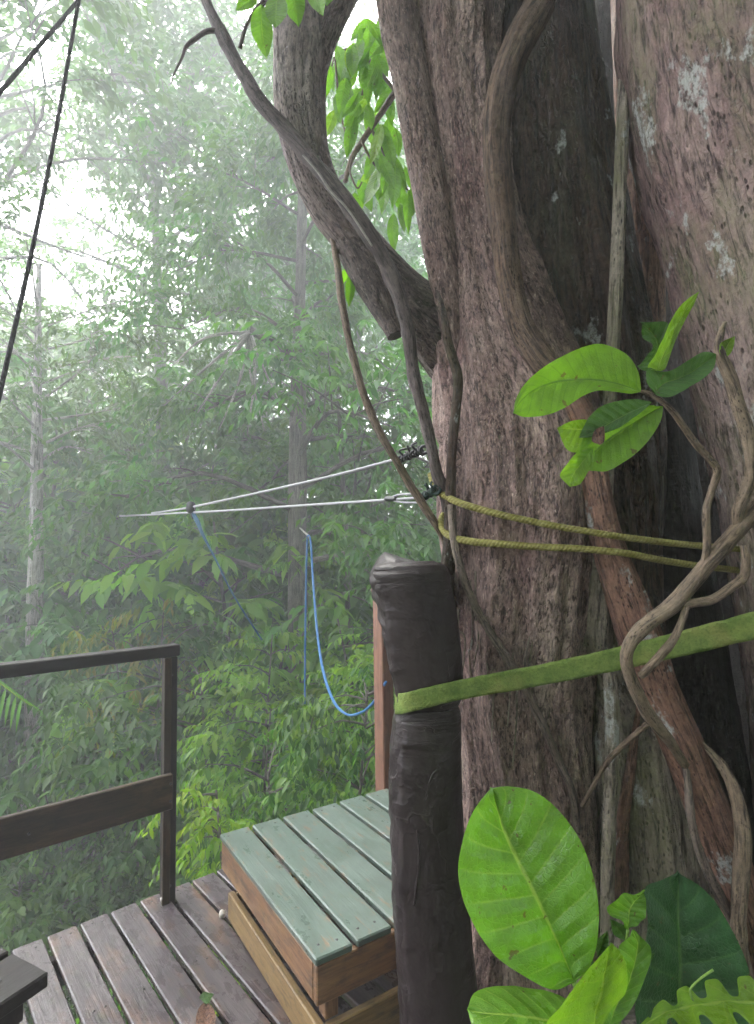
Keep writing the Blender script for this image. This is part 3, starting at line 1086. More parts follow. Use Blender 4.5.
def wrapped_post():
    root = thing('wrapped_post', 'thick post wrapped in wrinkled black rubber sheet beside the big trunk', 'post')
    D = 1.50
    low = MB()

    def bp(th, s, r):
        return r * (.10 * nz(math.cos(th) * 1.2, math.sin(th) * 1.2, s * 2.2, 3) + .035 * nz(math.cos(th) * 4, math.sin(th) * 4, s * 22, 3))
    low.tube(pts_px([(448, 1125, 42, D), (443, 1060, 41, D), (436, 990, 38.5, D), (429, 900, 36.5, D), (424, 800, 35, D), (424.5, 745, 33.5, D), (427, 716, 31.5, D),
                     (428, 700, 29, D)]), 72, .008, bump=bp)
    # sheet seams: raised folds running down the wrap
    low.build('lower_wrap', M['wrap'], root)
    up = MB()

    def bp2(th, s, r):
        fold = .045 * math.exp(-((s - .27) / .07) ** 2) * math.sin(s * 130 + 5 * math.sin(th * 1.0 + .7) + 6 * nz(math.cos(th), math.sin(th), s * 6, 2))
        return r * (.05 * nz(math.cos(th) * 1.3 + 7, math.sin(th) * 1.3, s * 3, 3) + fold + .03 * nz(math.cos(th) * 4, math.sin(th) * 4, s * 30 + 4, 3))
    up.tube(pts_px([(428, 702, 29, D), (428, 690, 33, D), (423, 655, 35.5, D), (417, 615, 37, D), (411, 583, 38.5, D), (409.5, 573, 38.5, D), (409, 567.5, 36, D), (409, 563.5, 30, D), (410, 561, 20, D),
                    (410, 560, 2, D)]), 72, .006, bump=bp2)
    up.build('upper_wrap', M['wrap'], root)
    # loose overlapping edge of the sheet, curling away from the post
    def flap(name, pts, th0, th1, seed, rows=90, cols=14):
        axis = [(P(x, y, d), r * d / F) for x, y, r, d in pts]
        mb_ = MB(); vs, fs, bk = [], [], []
        for i in range(rows):
            s = i / (rows - 1) * (len(axis) - 1); k = min(int(s), len(axis) - 2); f_ = s - k
            c = axis[k][0].lerp(axis[k + 1][0], f_); r = axis[k][1] * (1 - f_) + axis[k + 1][1] * f_
            e = th1 + .16 * nz(i * .07, seed, .3, 3) + .05 * nz(i * .4, seed, .3, 2)
            for j in range(cols):
                q = j / (cols - 1)
                th = th0 + (e - th0) * q
                lift = .0045 + .012 * q ** 5 * (1 + .8 * nz(i * .16, seed, 4, 3)) + .0016 * nz(i * .2, q * 3, seed, 3)
                vs.append(c + Vector((math.cos(th), math.sin(th), 0)) * (r * 1.03 + lift))
                bk.append((math.cos(th) * r + 3, math.sin(th) * r, i * .01))
        for i in range(rows - 1):
            for j in range(cols - 1):
                a = i * cols + j
                fs.append((a, a + 1, a + cols + 1, a + cols))
        mb_.add(vs, fs, None, bk)
        o = mb_.build(name, M['wrap'], root)
        md = o.modifiers.new('thickness', 'SOLIDIFY'); md.thickness = .003
    flap('wrap_flap', [(441, 1040, 40, D), (436, 990, 38.5, D), (429, 900, 36.5, D), (424, 800, 35, D), (424.5, 745, 33.5, D), (427, 716, 31, D), (428, 704, 28, D)], R(-20), R(-132), 3)
    flap('wrap_flap', [(428, 702, 28, D), (428, 690, 32.5, D), (423, 655, 35.5, D), (417, 615, 37, D), (411, 584, 38, D), (409.5, 573, 37.5, D), (409, 566, 33, D), (409.5, 562, 22, D)], R(-20), R(-143), 8, 60)
    sm = MB()
    for pts in ([(425, 800, 1.2, D - .100), (432, 775, 1.2, D - .098), (440, 768, .8, D - .092)], [(414, 905, 1.2, D - .106), (419, 860, 1.3, D - .104), (417, 830, .9, D - .102)]):
        sm.tube(pts_px(pts), 8, .008, bump=lambda th, s, r: r * .4 * nz(s * 60, th, 2, 2))
    sm.build('seam', M['wrap'], root)


wrapped_post()
# ------------------------------------------------------------------ the big tree
tree = thing('strangler_tree', 'huge old tree of fused ridged trunks filling the right of the view', 'tree')


def column(name, mat, pts, nseg=96, step=.012, o=0.0, fl=.09, fine=.03, par=tree, freq=1.2, knot=0.0, prof=None):
    mb = MB()

    def bp(th, s, r):
        c, q = math.cos(th), math.sin(th)
        d = fl * nz(c * freq + o, q * freq, s * 1.1 + o, 3) + fine * nz(c * 7, q * 7 + o, s * 2.2, 3) + .012 * nz(c * 20, q * 20, s * 14 + o, 2)
        if knot:
            d += knot * max(0, nz(c * 1.6 + o, q * 1.6, s * 3.2, 2) - .25)
        return r * d
    mb.tube(pts_px(pts), nseg, step, bump=bp, off=o, prof=prof)
    return mb.build(name, mat, par)


# main front trunk
column('trunk', M['bark_main'], [(438, -420, 44, 1.75), (454, -120, 45, 1.75), (458, 0, 46, 1.75), (459, 80, 42, 1.75), (464, 150, 41, 1.75), (472, 210, 41, 1.75), (482, 270, 46, 1.75), (500, 350, 61, 1.75),
                                 (521, 430, 76, 1.75), (524, 520, 80, 1.75), (520, 600, 76, 1.75), (517, 680, 69, 1.75), (524, 760, 64, 1.75), (530, 850, 66, 1.75),
                                 (535, 960, 74, 1.75), (545, 1100, 96, 1.8), (550, 1300, 120, 1.85)], 170, .008, 3.1, .15, .055, freq=1.6, knot=.22)
# slim fused trunk at its left
column('side_trunk', M['bark_main'], [(360, -420, 22, 1.78), (383, -120, 21, 1.75), (396, 0, 20, 1.72), (411, 80, 18.5, 1.70), (427, 170, 18, 1.69), (441, 250, 17.5, 1.69), (454, 320, 16, 1.69),
                                      (466, 390, 13, 1.71), (476, 450, 8, 1.75)], 72, .010, 9.4, .08, .03, knot=.2)
# broad dark panel trunk
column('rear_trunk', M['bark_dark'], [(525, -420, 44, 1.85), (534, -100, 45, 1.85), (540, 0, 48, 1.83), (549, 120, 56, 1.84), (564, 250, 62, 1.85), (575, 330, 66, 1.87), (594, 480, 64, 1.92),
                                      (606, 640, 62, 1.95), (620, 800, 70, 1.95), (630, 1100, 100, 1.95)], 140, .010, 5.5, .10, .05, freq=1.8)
# sharp pale ridge on the panel
column('ridge', M['bark_mossy'], [(578, -200, 4, 1.73), (584, 0, 4, 1.73), (597, 90, 3.6, 1.73), (612, 190, 3.6, 1.73), (626, 270, 4, 1.73), (641, 340, 5, 1.74), (653, 430, 6, 1.76), (658, 500, 5, 1.77),
                                  (655, 560, 4, 1.78)], 20, .010, 2.2, .25, .10)
# shaded reddish trunk deep in the hollow
column('rear_trunk', M['bark_red'], [(632, -420, 22, 2.0), (634, -60, 22, 2.0), (638, 100, 22, 2.0), (643, 240, 19, 2.05), (648, 340, 16, 2.15), (650, 460, 12, 2.3), (652, 560, 8, 2.4)], 60, .015, 6.2, .08, .03)
column('rear_trunk', M['bark_hollow_shade'], [(652, 360, 10, 2.1), (650, 420, 34, 1.98), (655, 540, 46, 1.92), (668, 700, 56, 1.92), (690, 900, 70, 1.92), (700, 1150, 90, 1.92)], 80, .014, 8.8, .1, .03)  # rear trunk with the hollow's shade in its near-black colour
# great right trunk
column('right_trunk', M['bark_right'], [(712, -420, 118, 1.46), (735, -120, 116, 1.46), (745, 0, 117, 1.46), (765, 110, 121, 1.46), (800, 230, 122, 1.46), (826, 330, 124, 1.47), (850, 450, 122, 1.5),
                                        (872, 600, 118, 1.55), (890, 800, 118, 1.6), (900, 1100, 130, 1.65)], 170, .010, 1.7, .05, .022, knot=.1)
# deep core closing the hollow, its shade painted as near-black bark
column('core', M['bark_hollow_shade'], [(660, -420, 150, 3.0), (680, 0, 150, 3.0), (690, 300, 150, 3.0), (705, 600, 155, 3.0), (720, 900, 170, 2.8), (720, 1150, 200, 2.6)], 80, .03, 4.4, .12, .03)
# lower mossy column
column('buttress', M['bark_mossy'], [(600, 560, 10, 1.70), (602, 600, 20, 1.68), (612, 650, 31, 1.68), (630, 700, 41, 1.68), (640, 760, 47, 1.66), (648, 830, 50, 1.66), (655, 900, 53, 1.66), (660, 1000, 60, 1.66), (665, 1200, 90, 1.7)],
       96, .010, 7.7, .10, .05, freq=1.8, knot=.15)
# root flare at the foot
column('root_flare', M['bark_mossy'], [(610, 985, 60, 1.62), (615, 1020, 120, 1.60), (620, 1090, 170, 1.58), (625, 1220, 215, 1.58), (630, 1800, 240, 1.6), (630, 3000, 250, 1.6)], 90, .04, 2.9, .12, .05)

# hanging roots
def root(mat, pts, nseg=28, o=0., fl=.10, fine=.06, step=.008):
    return column('aerial_root', mat, pts, nseg, step, o, fl, fine, freq=1.0, knot=.25)


root(M['bark_loop'], [(560, -200, 15, 1.56), (553, -60, 15.5, 1.55), (541, 0, 15.5, 1.53), (520, 40, 15, 1.52), (504, 82, 14, 1.51), (497, 125, 13.5, 1.51), (498, 175, 13, 1.52), (504, 230, 13, 1.52), (510, 280, 12.5, 1.52),
                     (521, 325, 12.5, 1.52), (541, 358, 13.5, 1.51), (568, 388, 14, 1.51), (582, 415, 11, 1.53), (588, 440, 7, 1.56)], 44, 3.3)
root(M['bark_red'], [(556, 372, 6, 1.56), (570, 396, 13, 1.52), (585, 430, 14.5, 1.515), (594, 480, 14, 1.515), (604, 530, 15, 1.515), (620, 580, 17, 1.51), (638, 632, 18.5, 1.50),
                     (658, 690, 19, 1.48), (684, 750, 19.5, 1.46), (708, 810, 20, 1.44), (730, 870, 20, 1.42), (752, 940, 20, 1.40), (790, 1080, 24, 1.4)], 44, 3.9)
root(M['bark_mossy'], [(640, -200, 6, 1.55), (630, -20, 6, 1.55), (626, 60, 6.2, 1.55), (621, 160, 6.2, 1.55), (618, 250, 6.5, 1.55), (614, 330, 6.5, 1.56), (610, 400, 7, 1.56), (606, 470, 8, 1.56), (601, 530, 9, 1.57),
                       (597, 580, 13, 1.58), (594, 620, 17, 1.60), (598, 660, 15, 1.64)], 28, 5.1)
root(M['bark_mossy'], [(604, 640, 2, 1.60), (611, 690, 7, 1.53), (612, 750, 6.5, 1.51), (610, 810, 6.5, 1.50), (608, 880, 6.5, 1.50), (606, 980, 7, 1.5)], 24, 7.3)
root(M['bark_red'], [(640, 700, 2, 1.56), (630, 770, 5, 1.54), (622, 830, 6, 1.55), (621, 900, 7, 1.54)], 20, 2.0)
root(M['bark_dark'], [(436, 285, 1, 1.68), (443, 312, 3.2, 1.61), (449, 345, 4.6, 1.575), (458, 378, 5, 1.56), (456, 410, 5, 1.57), (452, 450, 5, 1.58), (450, 500, 5.5, 1.585), (449, 550, 7, 1.60), (445, 600, 8, 1.66), (446, 660, 6, 1.7)], 18, 4.6)
root(M['bark_vine'], [(451, 505, 4, 1.57), (456, 550, 4.2, 1.54), (470, 595, 4.2, 1.52), (492, 635, 4.2, 1.51), (516, 672, 4.2, 1.515), (537, 712, 4.2, 1.53), (556, 755, 4, 1.55), (573, 795, 4, 1.56), (577, 830, 4, 1.57)], 16, 1.2)
# fine rootlets clinging to the bark
rg = random.Random(9)
for k in range(12):
    x, y = 462 + k * 8 + rg.uniform(-4, 4), rg.uniform(560, 690)
    pts = []
    dd = lambda x_: 1.75 - math.sqrt(max(0.02, .212 ** 2 - ((x_ - 519) / 576 * 1.75) ** 2)) - .004
    for j in range(6):
        pts.append((x + rg.uniform(-4, 4), y + j * rg.uniform(14, 26), 1.1 - .1 * j, dd(x)))
    mb_ = MB(); mb_.tube(pts_px(pts), 6, .008, off=k); mb_.build('rootlet', M['bark_mossy'], tree)

# limb leaving to the left
limb = column('limb', M['bark_limb'], [(505, 395, 40, 1.86), (463, 358, 37, 1.82), (430, 322, 31, 1.77), (405, 296, 25, 1.74), (386, 274, 21.5, 1.72), (358, 241, 20, 1.71), (333, 211, 19.5, 1.70), (316, 182, 20, 1.69), (305, 148, 21.5, 1.68),
                              (300, 110, 24, 1.68), (300, 75, 25, 1.68), (301, 40, 26, 1.68), (296, -10, 25, 1.68), (284, -80, 24, 1.68), (272, -260, 20, 1.7)], 80, .008, 6.6, .09, .05, knot=.25)
column('limb', M['bark_limb'], [(304, 95, 18, 1.68), (309, 65, 19, 1.68), (320, 33, 18.5, 1.68), (335, 3, 17.5, 1.69), (352, -30, 17, 1.72), (380, -80, 15, 1.78), (430, -180, 14, 1.9)], 48, .010, 2.6, .07, .04)
column('stub', M['bark_limb'], [(350, 242, 17, 1.71), (368, 277, 16.5, 1.70), (382, 304, 14, 1.69), (391, 323, 11, 1.685), (396, 336, 9, 1.68)], 40, .008, 4.7, .08, .05)

# unseen crown of the big tree, added and thickened to shade the trunk
def shade_crown():
    rng = np.random.default_rng(77)
    lm = MB(); tips, dirs = [], []
    roots_ = [P(455, -420, 1.75), P(720, -420, 1.5), P(650, -420, 2.0), P(280, -260, 1.7)]
    for i in range(30):
        a = roots_[i % 4]
        az = rng.uniform(-.6, PI + .6) if i % 3 == 0 else rng.uniform(PI * 1.0, PI * 2.15)
        l = rng.uniform(2.5, 6.5)
        e = a + Vector((math.cos(az) * l, math.sin(az) * l * .8, rng.uniform(3.5, 7.5)))
        m = a.lerp(e, .5) + Vector((0, 0, .6))
        lm.tube([(a - Vector((0, 0, .15)), .085), (m, .06), (e, .02)], 9, .3, off=i)
        for j in range(9):
            b = m.lerp(e, rng.uniform(0, 1))
            d = unit(rng.normal(0, 1, 3) * np.array([1, 1, .4]))
            t = np.array(b) + d * rng.uniform(.5, 1.5)
            lm.tube([(b, .015), (Vector(t), .005)], 4, .4)
            tips.append(t); dirs.append(d)
    b = lm.build('boughs', M['bark_limb'], tree)
    leaf_mesh('crown', *sprays(rng, tips, dirs, 6, .65, 11, .26, .115, .4), M['leaf_mid'], tree)


shade_crown()

# ------------------------------------------------------------------ lianas and twigs
def vine(name, label, cat, mat, pts, nseg=14, step=.008, o=0., wob=.28):
    mb = MB()
    mb.tube(pts_px(pts), nseg, step, bump=lambda th, s, r: r * (wob * nz(math.cos(th) + o, math.sin(th), s * 9, 2) + wob * .8 * max(0, nz(o, s * 14, .3, 2) - .1)), off=o)
    ob = mb.build(name, mat)
    if label:
        tag(ob, label, cat)
    return ob


v3 = thing('liana', 'dark knobbly liana running from the top edge diagonally across the limb down to the ropes', 'vine')
vine('stem', None, None, M['bark_liana'], [(276, -240, 4, 1.66), (238, -205, 4.2, 1.63), (204, -140, 4.4, 1.62), (194, -60, 4.5, 1.61), (205, -4, 5, 1.6), (224, 38, 5.8, 1.58), (238, 65, 6.2, 1.57), (258, 98, 7, 1.57), (285, 130, 7.6, 1.57), (312, 160, 8, 1.57), (340, 194, 8.2, 1.57), (366, 230, 8, 1.58),
                                          (385, 262, 7.4, 1.59), (400, 300, 7, 1.59), (408, 330, 6.6, 1.59), (412, 365, 6, 1.6), (420, 400, 6, 1.6), (430, 440, 5.5, 1.6), (438, 475, 6, 1.6), (447, 500, 6, 1.62), (449, 550, 4, 1.66)], 18).parent = v3
vine('twig', None, None, M['bark_liana'], [(221, 30, 3, 1.585), (207, 31, 2.6, 1.58), (196, 38, 2.3, 1.575), (186, 47, 1.8, 1.57), (182, 58, 1.3, 1.57), (174, 74, .9, 1.56), (171, 84, .4, 1.56)], 10).parent = v3
vine('twig', None, None, M['bark_liana'], [(240, 48, 2, 1.57), (246, 26, 1.8, 1.56), (256, 12, 1.5, 1.55), (270, 0, 1.4, 1.54), (300, -20, 1.4, 1.53)], 10).parent = v3
vine('rootlet', None, None, M['bark_pale'], [(303, 155, 1.1, 1.548), (318, 172, 1.2, 1.546), (330, 190, 1.2, 1.545), (345, 206, 1.2, 1.548), (358, 224, 1.1, 1.55), (372, 246, 1, 1.56)], 8).parent = v3
vine('hanging_vine', 'thin brown vine hanging from the limb in a shallow curve to the yellow ropes', 'vine', M['bark_twig'],
     [(329, 222, 3, 1.73), (334, 246, 3.2, 1.69), (338, 270, 3.4, 1.65), (343, 310, 3.6, 1.63), (352, 352, 3.8, 1.62), (366, 400, 3.8, 1.61), (384, 440, 3.8, 1.60), (402, 470, 3.9, 1.60), (420, 500, 4, 1.60), (438, 528, 4, 1.62), (447, 545, 4, 1.64)], 12, o=3)

bv = thing('branching_vine', 'bare woody vine with forked knobbly twigs in front of the dark hollow', 'vine')
DB = 1.22


def bpart(name, pts, n=14, o=0):
    vine(name, None, None, M['bark_twig'], pts, n, .006, o, .2).parent = bv


bpart('stem', [(800, 440, 9, 1.24), (770, 490, 8.5, 1.23), (745, 522, 8, DB), (715, 556, 7.8, DB), (690, 586, 7.4, DB), (672, 606, 7.4, DB), (650, 622, 7.2, DB), (634, 638, 7, DB), (626.5, 655, 6.5, DB), (629, 673, 6.5, 1.23),
                (637, 692, 6.3, 1.25), (647, 712, 6.5, 1.28), (659, 728, 6, 1.31), (672, 745, 5, 1.36), (685, 765, 4, 1.40)], 18, 1)
bpart('twig', [(676, 606, 4.5, DB), (694, 603, 4.5, 1.215), (712, 600, 4.6, 1.21), (730, 588, 4.6, 1.20), (743, 577, 4.5, 1.2), (746, 560, 4, 1.19), (743, 545, 3, 1.19)], 12, 2)
bpart('twig', [(688, 598, 3.6, DB), (683, 618, 3.6, 1.21), (673, 640, 3.8, 1.205), (661, 655, 4.2, 1.20), (645, 672, 4.2, 1.21), (640, 676, 3.6, 1.215)], 12, 4)
bpart('twig', [(704, 566, 3.8, DB), (707, 545, 3.6, 1.215), (706, 512, 3.8, 1.21), (710, 495, 3.4, 1.21), (717, 472, 3.8, 1.21), (712, 462, 3.6, 1.21), (697, 445, 3.6, 1.2), (683, 426, 3.3, 1.19), (672, 411, 3.2, 1.18), (660, 400, 2.8, 1.17),
                (648, 393, 2.2, 1.165), (640, 391, 1.6, 1.16)], 12, 5)
bpart('twig', [(738, 528, 5, DB), (738, 512, 5.5, 1.21), (746, 492, 6, 1.205), (752, 470, 6.4, 1.2), (748, 435, 6.4, 1.2), (740, 408, 6.2, 1.2), (731, 380, 6, 1.2), (722, 360, 5.6, 1.2), (718, 346, 4.5, 1.2), (721, 332, 3.2, 1.2), (725, 322, 2, 1.2)], 14, 6)
bpart('twig', [(653, 720, 3, 1.30), (636, 734, 2.8, 1.34), (618, 750, 2.8, 1.40), (603, 768, 2.6, 1.46), (592, 788, 2.4, 1.5), (582, 806, 2, 1.54)], 10, 7)
vine('ground_vine', 'smooth brown vine arching down beside the reddish root at the lower right', 'vine', M['bark_vine'],
     [(682, 745, 2, 1.44), (687, 780, 3.4, 1.41), (690, 810, 4, 1.38), (696, 840, 4.4, 1.37), (708, 872, 4.6, 1.36), (722, 900, 5, 1.36), (735, 930, 5, 1.36), (745, 990, 5, 1.36)], 14, o=8)
vine('ground_vine', 'thicker bark covered vine at the lower right edge curving behind the dark leaf', 'vine', M['bark_twig'],
     [(700, 742, 2, 1.44), (722, 765, 4.5, 1.40), (737, 798, 6, 1.36), (743, 840, 7, 1.34), (741, 880, 7.5, 1.33), (738, 920, 7.5, 1.33), (742, 950, 7, 1.33), (752, 1010, 7, 1.33)], 16, o=9)

# ------------------------------------------------------------------ ropes and cables
M['rope_yellow'] = rope_mat('rope_yellow', (.15, .135, .033), (.27, .25, .085), 620)
M['rope_grey'] = plain_mat('cable', (.27, .27, .28), .45, .5, 300, .2)
M['rope_black'] = rope_mat('rope_black', (.022, .02, .022), (.05, .045, .05), 420)
M['rope_blue'] = plain_mat('rope_blue', (.03, .12, .28), .6, .4, 200, .25)
M['rope_teal'] = plain_mat('rope_teal', (.015, .075, .12), .6, .4, 200, .25)
M['black_metal'] = plain_mat('black_metal', (.018, .018, .02), .4, .5, 200, .3)
M['dark_green'] = plain_mat('dark_green_cord', (.012, .03, .024), .6, .4, 260, .4)


def rope(name, label, cat, mat, pts, nseg=10, step=.012, group=None):
    ob = vine(name, label, cat, mat, pts, nseg, step, 0, 0.0)
    if group:
        ob['group'] = group
    return ob


rope('yellow_rope', 'upper of two yellow ropes slung around the trunk, rising at its left end', 'rope', M['rope_yellow'],
     [(431, 474, 3.68, 1.655), (435, 486, 3.76, 1.63), (444, 495, 3.76, 1.60), (460, 503, 3.68, 1.545), (490, 512, 3.60, 1.508), (520, 519, 3.52, 1.49), (555, 526, 3.44, 1.475), (585, 531, 3.44, 1.458), (612, 535.5, 3.44, 1.455), (645, 540, 3.44, 1.475), (690, 545, 3.36, 1.50), (740, 549, 3.20, 1.56), (775, 551, 3.20, 1.64)], 12)
rope('yellow_rope', 'lower of two yellow ropes slung around the trunk just above the black post', 'rope', M['rope_yellow'],
     [(447, 512, 3.20, 1.63), (442, 518, 3.68, 1.62), (443, 529, 3.84, 1.60), (452, 537, 3.84, 1.56), (470, 541.5, 3.84, 1.525), (500, 544, 3.76, 1.50), (540, 547, 3.68, 1.483), (575, 548.5, 3.60, 1.465), (605, 551, 3.60, 1.455), (630, 554, 3.60, 1.458), (660, 560, 3.52, 1.485), (700, 566, 3.44, 1.52), (745, 571, 3.20, 1.60), (775, 574, 3.20, 1.68)], 12)
rope('steel_cable', 'upper pale cable sloping from the knot on the liana out to the pulley', 'cable', M['rope_grey'],
     [(430, 452, 1.37, 1.64), (400, 458, 1.37, 1.80), (340, 474, 1.30, 2.2), (280, 488, 1.22, 2.8), (230, 499, 1.15, 3.6), (192, 507, 1.08, 4.6), (172, 510.5, 1.0, 5.4), (152, 513, .9, 6.4)], 8, .1)
rope('steel_cable', 'lower pale cable running nearly level into the misty trees', 'cable', M['rope_grey'],
     [(430, 497, 1.37, 1.64), (400, 499, 1.37, 1.80), (340, 503, 1.30, 2.2), (280, 507, 1.22, 2.8), (230, 510.5, 1.15, 3.6), (192, 512.5, 1.08, 4.6), (155, 514.5, 0.94, 6.2), (120, 516, 0.86, 9.3)], 8, .1)


def knot(name, label, cat, pts, mat, seed):
    """lashing of short cord loops around the cable end"""
    rg_ = random.Random(seed)
    root_ = thing(name, label, cat, pts[0])
    b = MB()
    for k in range(10):
        q = k / 9
        c = pts[0].lerp(pts[1], q) - pts[0]
        r = .0115 * (1 - .35 * q)
        ax = Vector((rg_.gauss(0, 1), rg_.gauss(0, 1), rg_.gauss(0, 1))).normalized() * .8 + (pts[1] - pts[0]).normalized()
        ax.normalize(); e1 = ax.orthogonal().normalized(); e2 = ax.cross(e1)
        r *= rg_.uniform(.75, 1.25)
        b.tube([(c + e1 * (r * math.cos(j / 9 * 2 * PI)) + e2 * (r * math.sin(j / 9 * 2 * PI) * rg_.uniform(.8, 1.1)), .0042) for j in range(10)], 7, .005)
    b.build('loops', mat, root_)
    e = MB()
    for k in range(3):
        c = pts[0].lerp(pts[1], .2 + .25 * k) - pts[0]
        e.tube([(c, .004), (c + Vector((rg_.uniform(-.02, .0), -.01, .018)), .0035), (c + Vector((rg_.uniform(-.02, .02), -.012, .026)), .003)], 6, .006)
    e.build('cord_end', mat, root_)


knot('cable_knot', 'black cord lashing where the upper cable meets the liana', 'knot', [P(424, 450, 1.645), P(398, 460, 1.8)], M['black_metal'], 1)
knot('cable_knot', 'dark green cord lashing beside the upper yellow rope at the trunk edge', 'knot', [P(436, 490, 1.60), P(424, 496, 1.64)], M['dark_green'], 2)
sh = thing('shackle', 'small steel thimble eye on the lower cable left of the green lashing', 'shackle', P(402, 499, 1.79))
b = MB(); o0 = P(402, 499, 1.79)
b.tube([(P(x, y, d) - o0, .0032) for x, y, d in [(390, 498, 1.84), (400, 494.5, 1.8), (418, 494, 1.72), (427, 496, 1.68)]], 8, .01)
b.tube([(P(x, y, d) - o0, .0032) for x, y, d in [(390, 499.5, 1.84), (400, 502, 1.8), (418, 502.5, 1.72), (427, 499.5, 1.68)]], 8, .01)
b.build('eye', M['rope_grey'], sh)
b = MB(); b.tube([(P(386, 498.7, 1.86) - o0, .008), (P(393, 498.8, 1.83) - o0, .009), (P(396, 498.8, 1.815) - o0, .006)], 12, .006); b.build('ferrule', M['black_metal'], sh)

# pulley
pc = P(191, 507.5, 4.55)
pu = thing('pulley', 'small black pulley block joining the two cables in mid air', 'pulley', pc)
b = MB()
for dy in (-.016, .016):
    b.tube([(Vector((0, dy - .004, 0)), .040), (Vector((0, dy + .004, 0)), .040)], 20, .01, prof=lambda th, s: 1 + .22 * math.cos(2 * th))
b.build('cheek', M['black_metal'], pu)
b = MB(); b.tube([(Vector((0, -.011, 0)), .030), (Vector((0, 0, 0)), .023), (Vector((0, .011, 0)), .030)], 20, .005); b.build('sheave', M['rope_grey'], pu)
b = MB(); b.tube([(Vector((.0, 0, -.03)), .010), (Vector((.012, 0, -.065)), .013), (Vector((.02, 0, -.09)), .009)], 8, .01); b.build('hook', M['black_metal'], pu)
rope('tether_rope', 'dark blue rope hanging from the pulley down into the leaves', 'rope', M['rope_teal'],
     [(193, 513, 2.0, 4.55), (198, 523, 2.2, 4.5), (203, 535, 1.5, 4.45), (217, 562, 1.0, 4.4), (228, 585, .9, 4.4), (240, 606, .9, 4.4), (262, 640, .9, 4.5)], 8, .03)
rope('blue_rope', 'long bright blue rope hanging in a loop in front of the tall trunk', 'rope', M['rope_blue'],
     [(305, 704, 1.0, 5.6), (305, 680, 1.0, 5.6), (305.5, 620, 1.0, 5.6), (307, 545, 1.0, 5.6), (309, 536, 1.0, 5.6), (311, 545, 1.0, 5.55), (313, 580, 1.1, 5.4), (317, 630, 1.2, 5.0), (323, 670, 1.4, 4.5), (333, 700, 1.5, 4.0), (346, 714, 1.2, 3.6), (360, 713, 1.3, 3.3), (373, 703, 1.4, 3.0), (386, 682, 1.4, 2.78)], 8, .03)
hk = MB(); o0 = P(309, 536, 5.6)
hk.tube([(P(300, 528, 8.8) - o0, .012), (P(308, 535.5, 5.75) - o0, .012), (P(309, 538, 5.58) - o0, .018)], 8, .2)
ob = hk.build('rope_peg', M['bark_pale']); ob.location = o0
tag(ob, 'thin branch from the tall trunk that the blue rope hangs over', 'branch')
rope('guy_rope', 'thin black rope crossing the top left corner steeply to the left', 'rope', M['rope_black'],
     [(276, -230, 1.5, 1.70), (180, -170, 1.5, 1.84), (110, -70, 1.6, 1.86), (92, -26, 1.7, 1.85), (78, 0, 1.8, 1.82), (40, 45, 2.1, 1.7), (0, 92, 2.3, 1.6), (-60, 160, 2.4, 1.55), (-380, 470, 2.6, 1.3), (-751, 738, 2.6, 1.2)], 8, .03)
rope('guy_rope', 'thin black rope dropping from the top edge to the left edge halfway up', 'rope', M['rope_black'],
     [(276, -236, 1.5, 1.70), (176, -174, 1.5, 1.84), (104, -72, 1.6, 1.86), (87, -26, 1.7, 1.85), (79, 0, 1.8, 1.82), (55, 135, 2.0, 1.75), (30, 260, 2.2, 1.7), (0, 392, 2.4, 1.62), (-70, 700, 2.8, 1.5), (-190, 1230, 3, 1.3)], 8, .03)

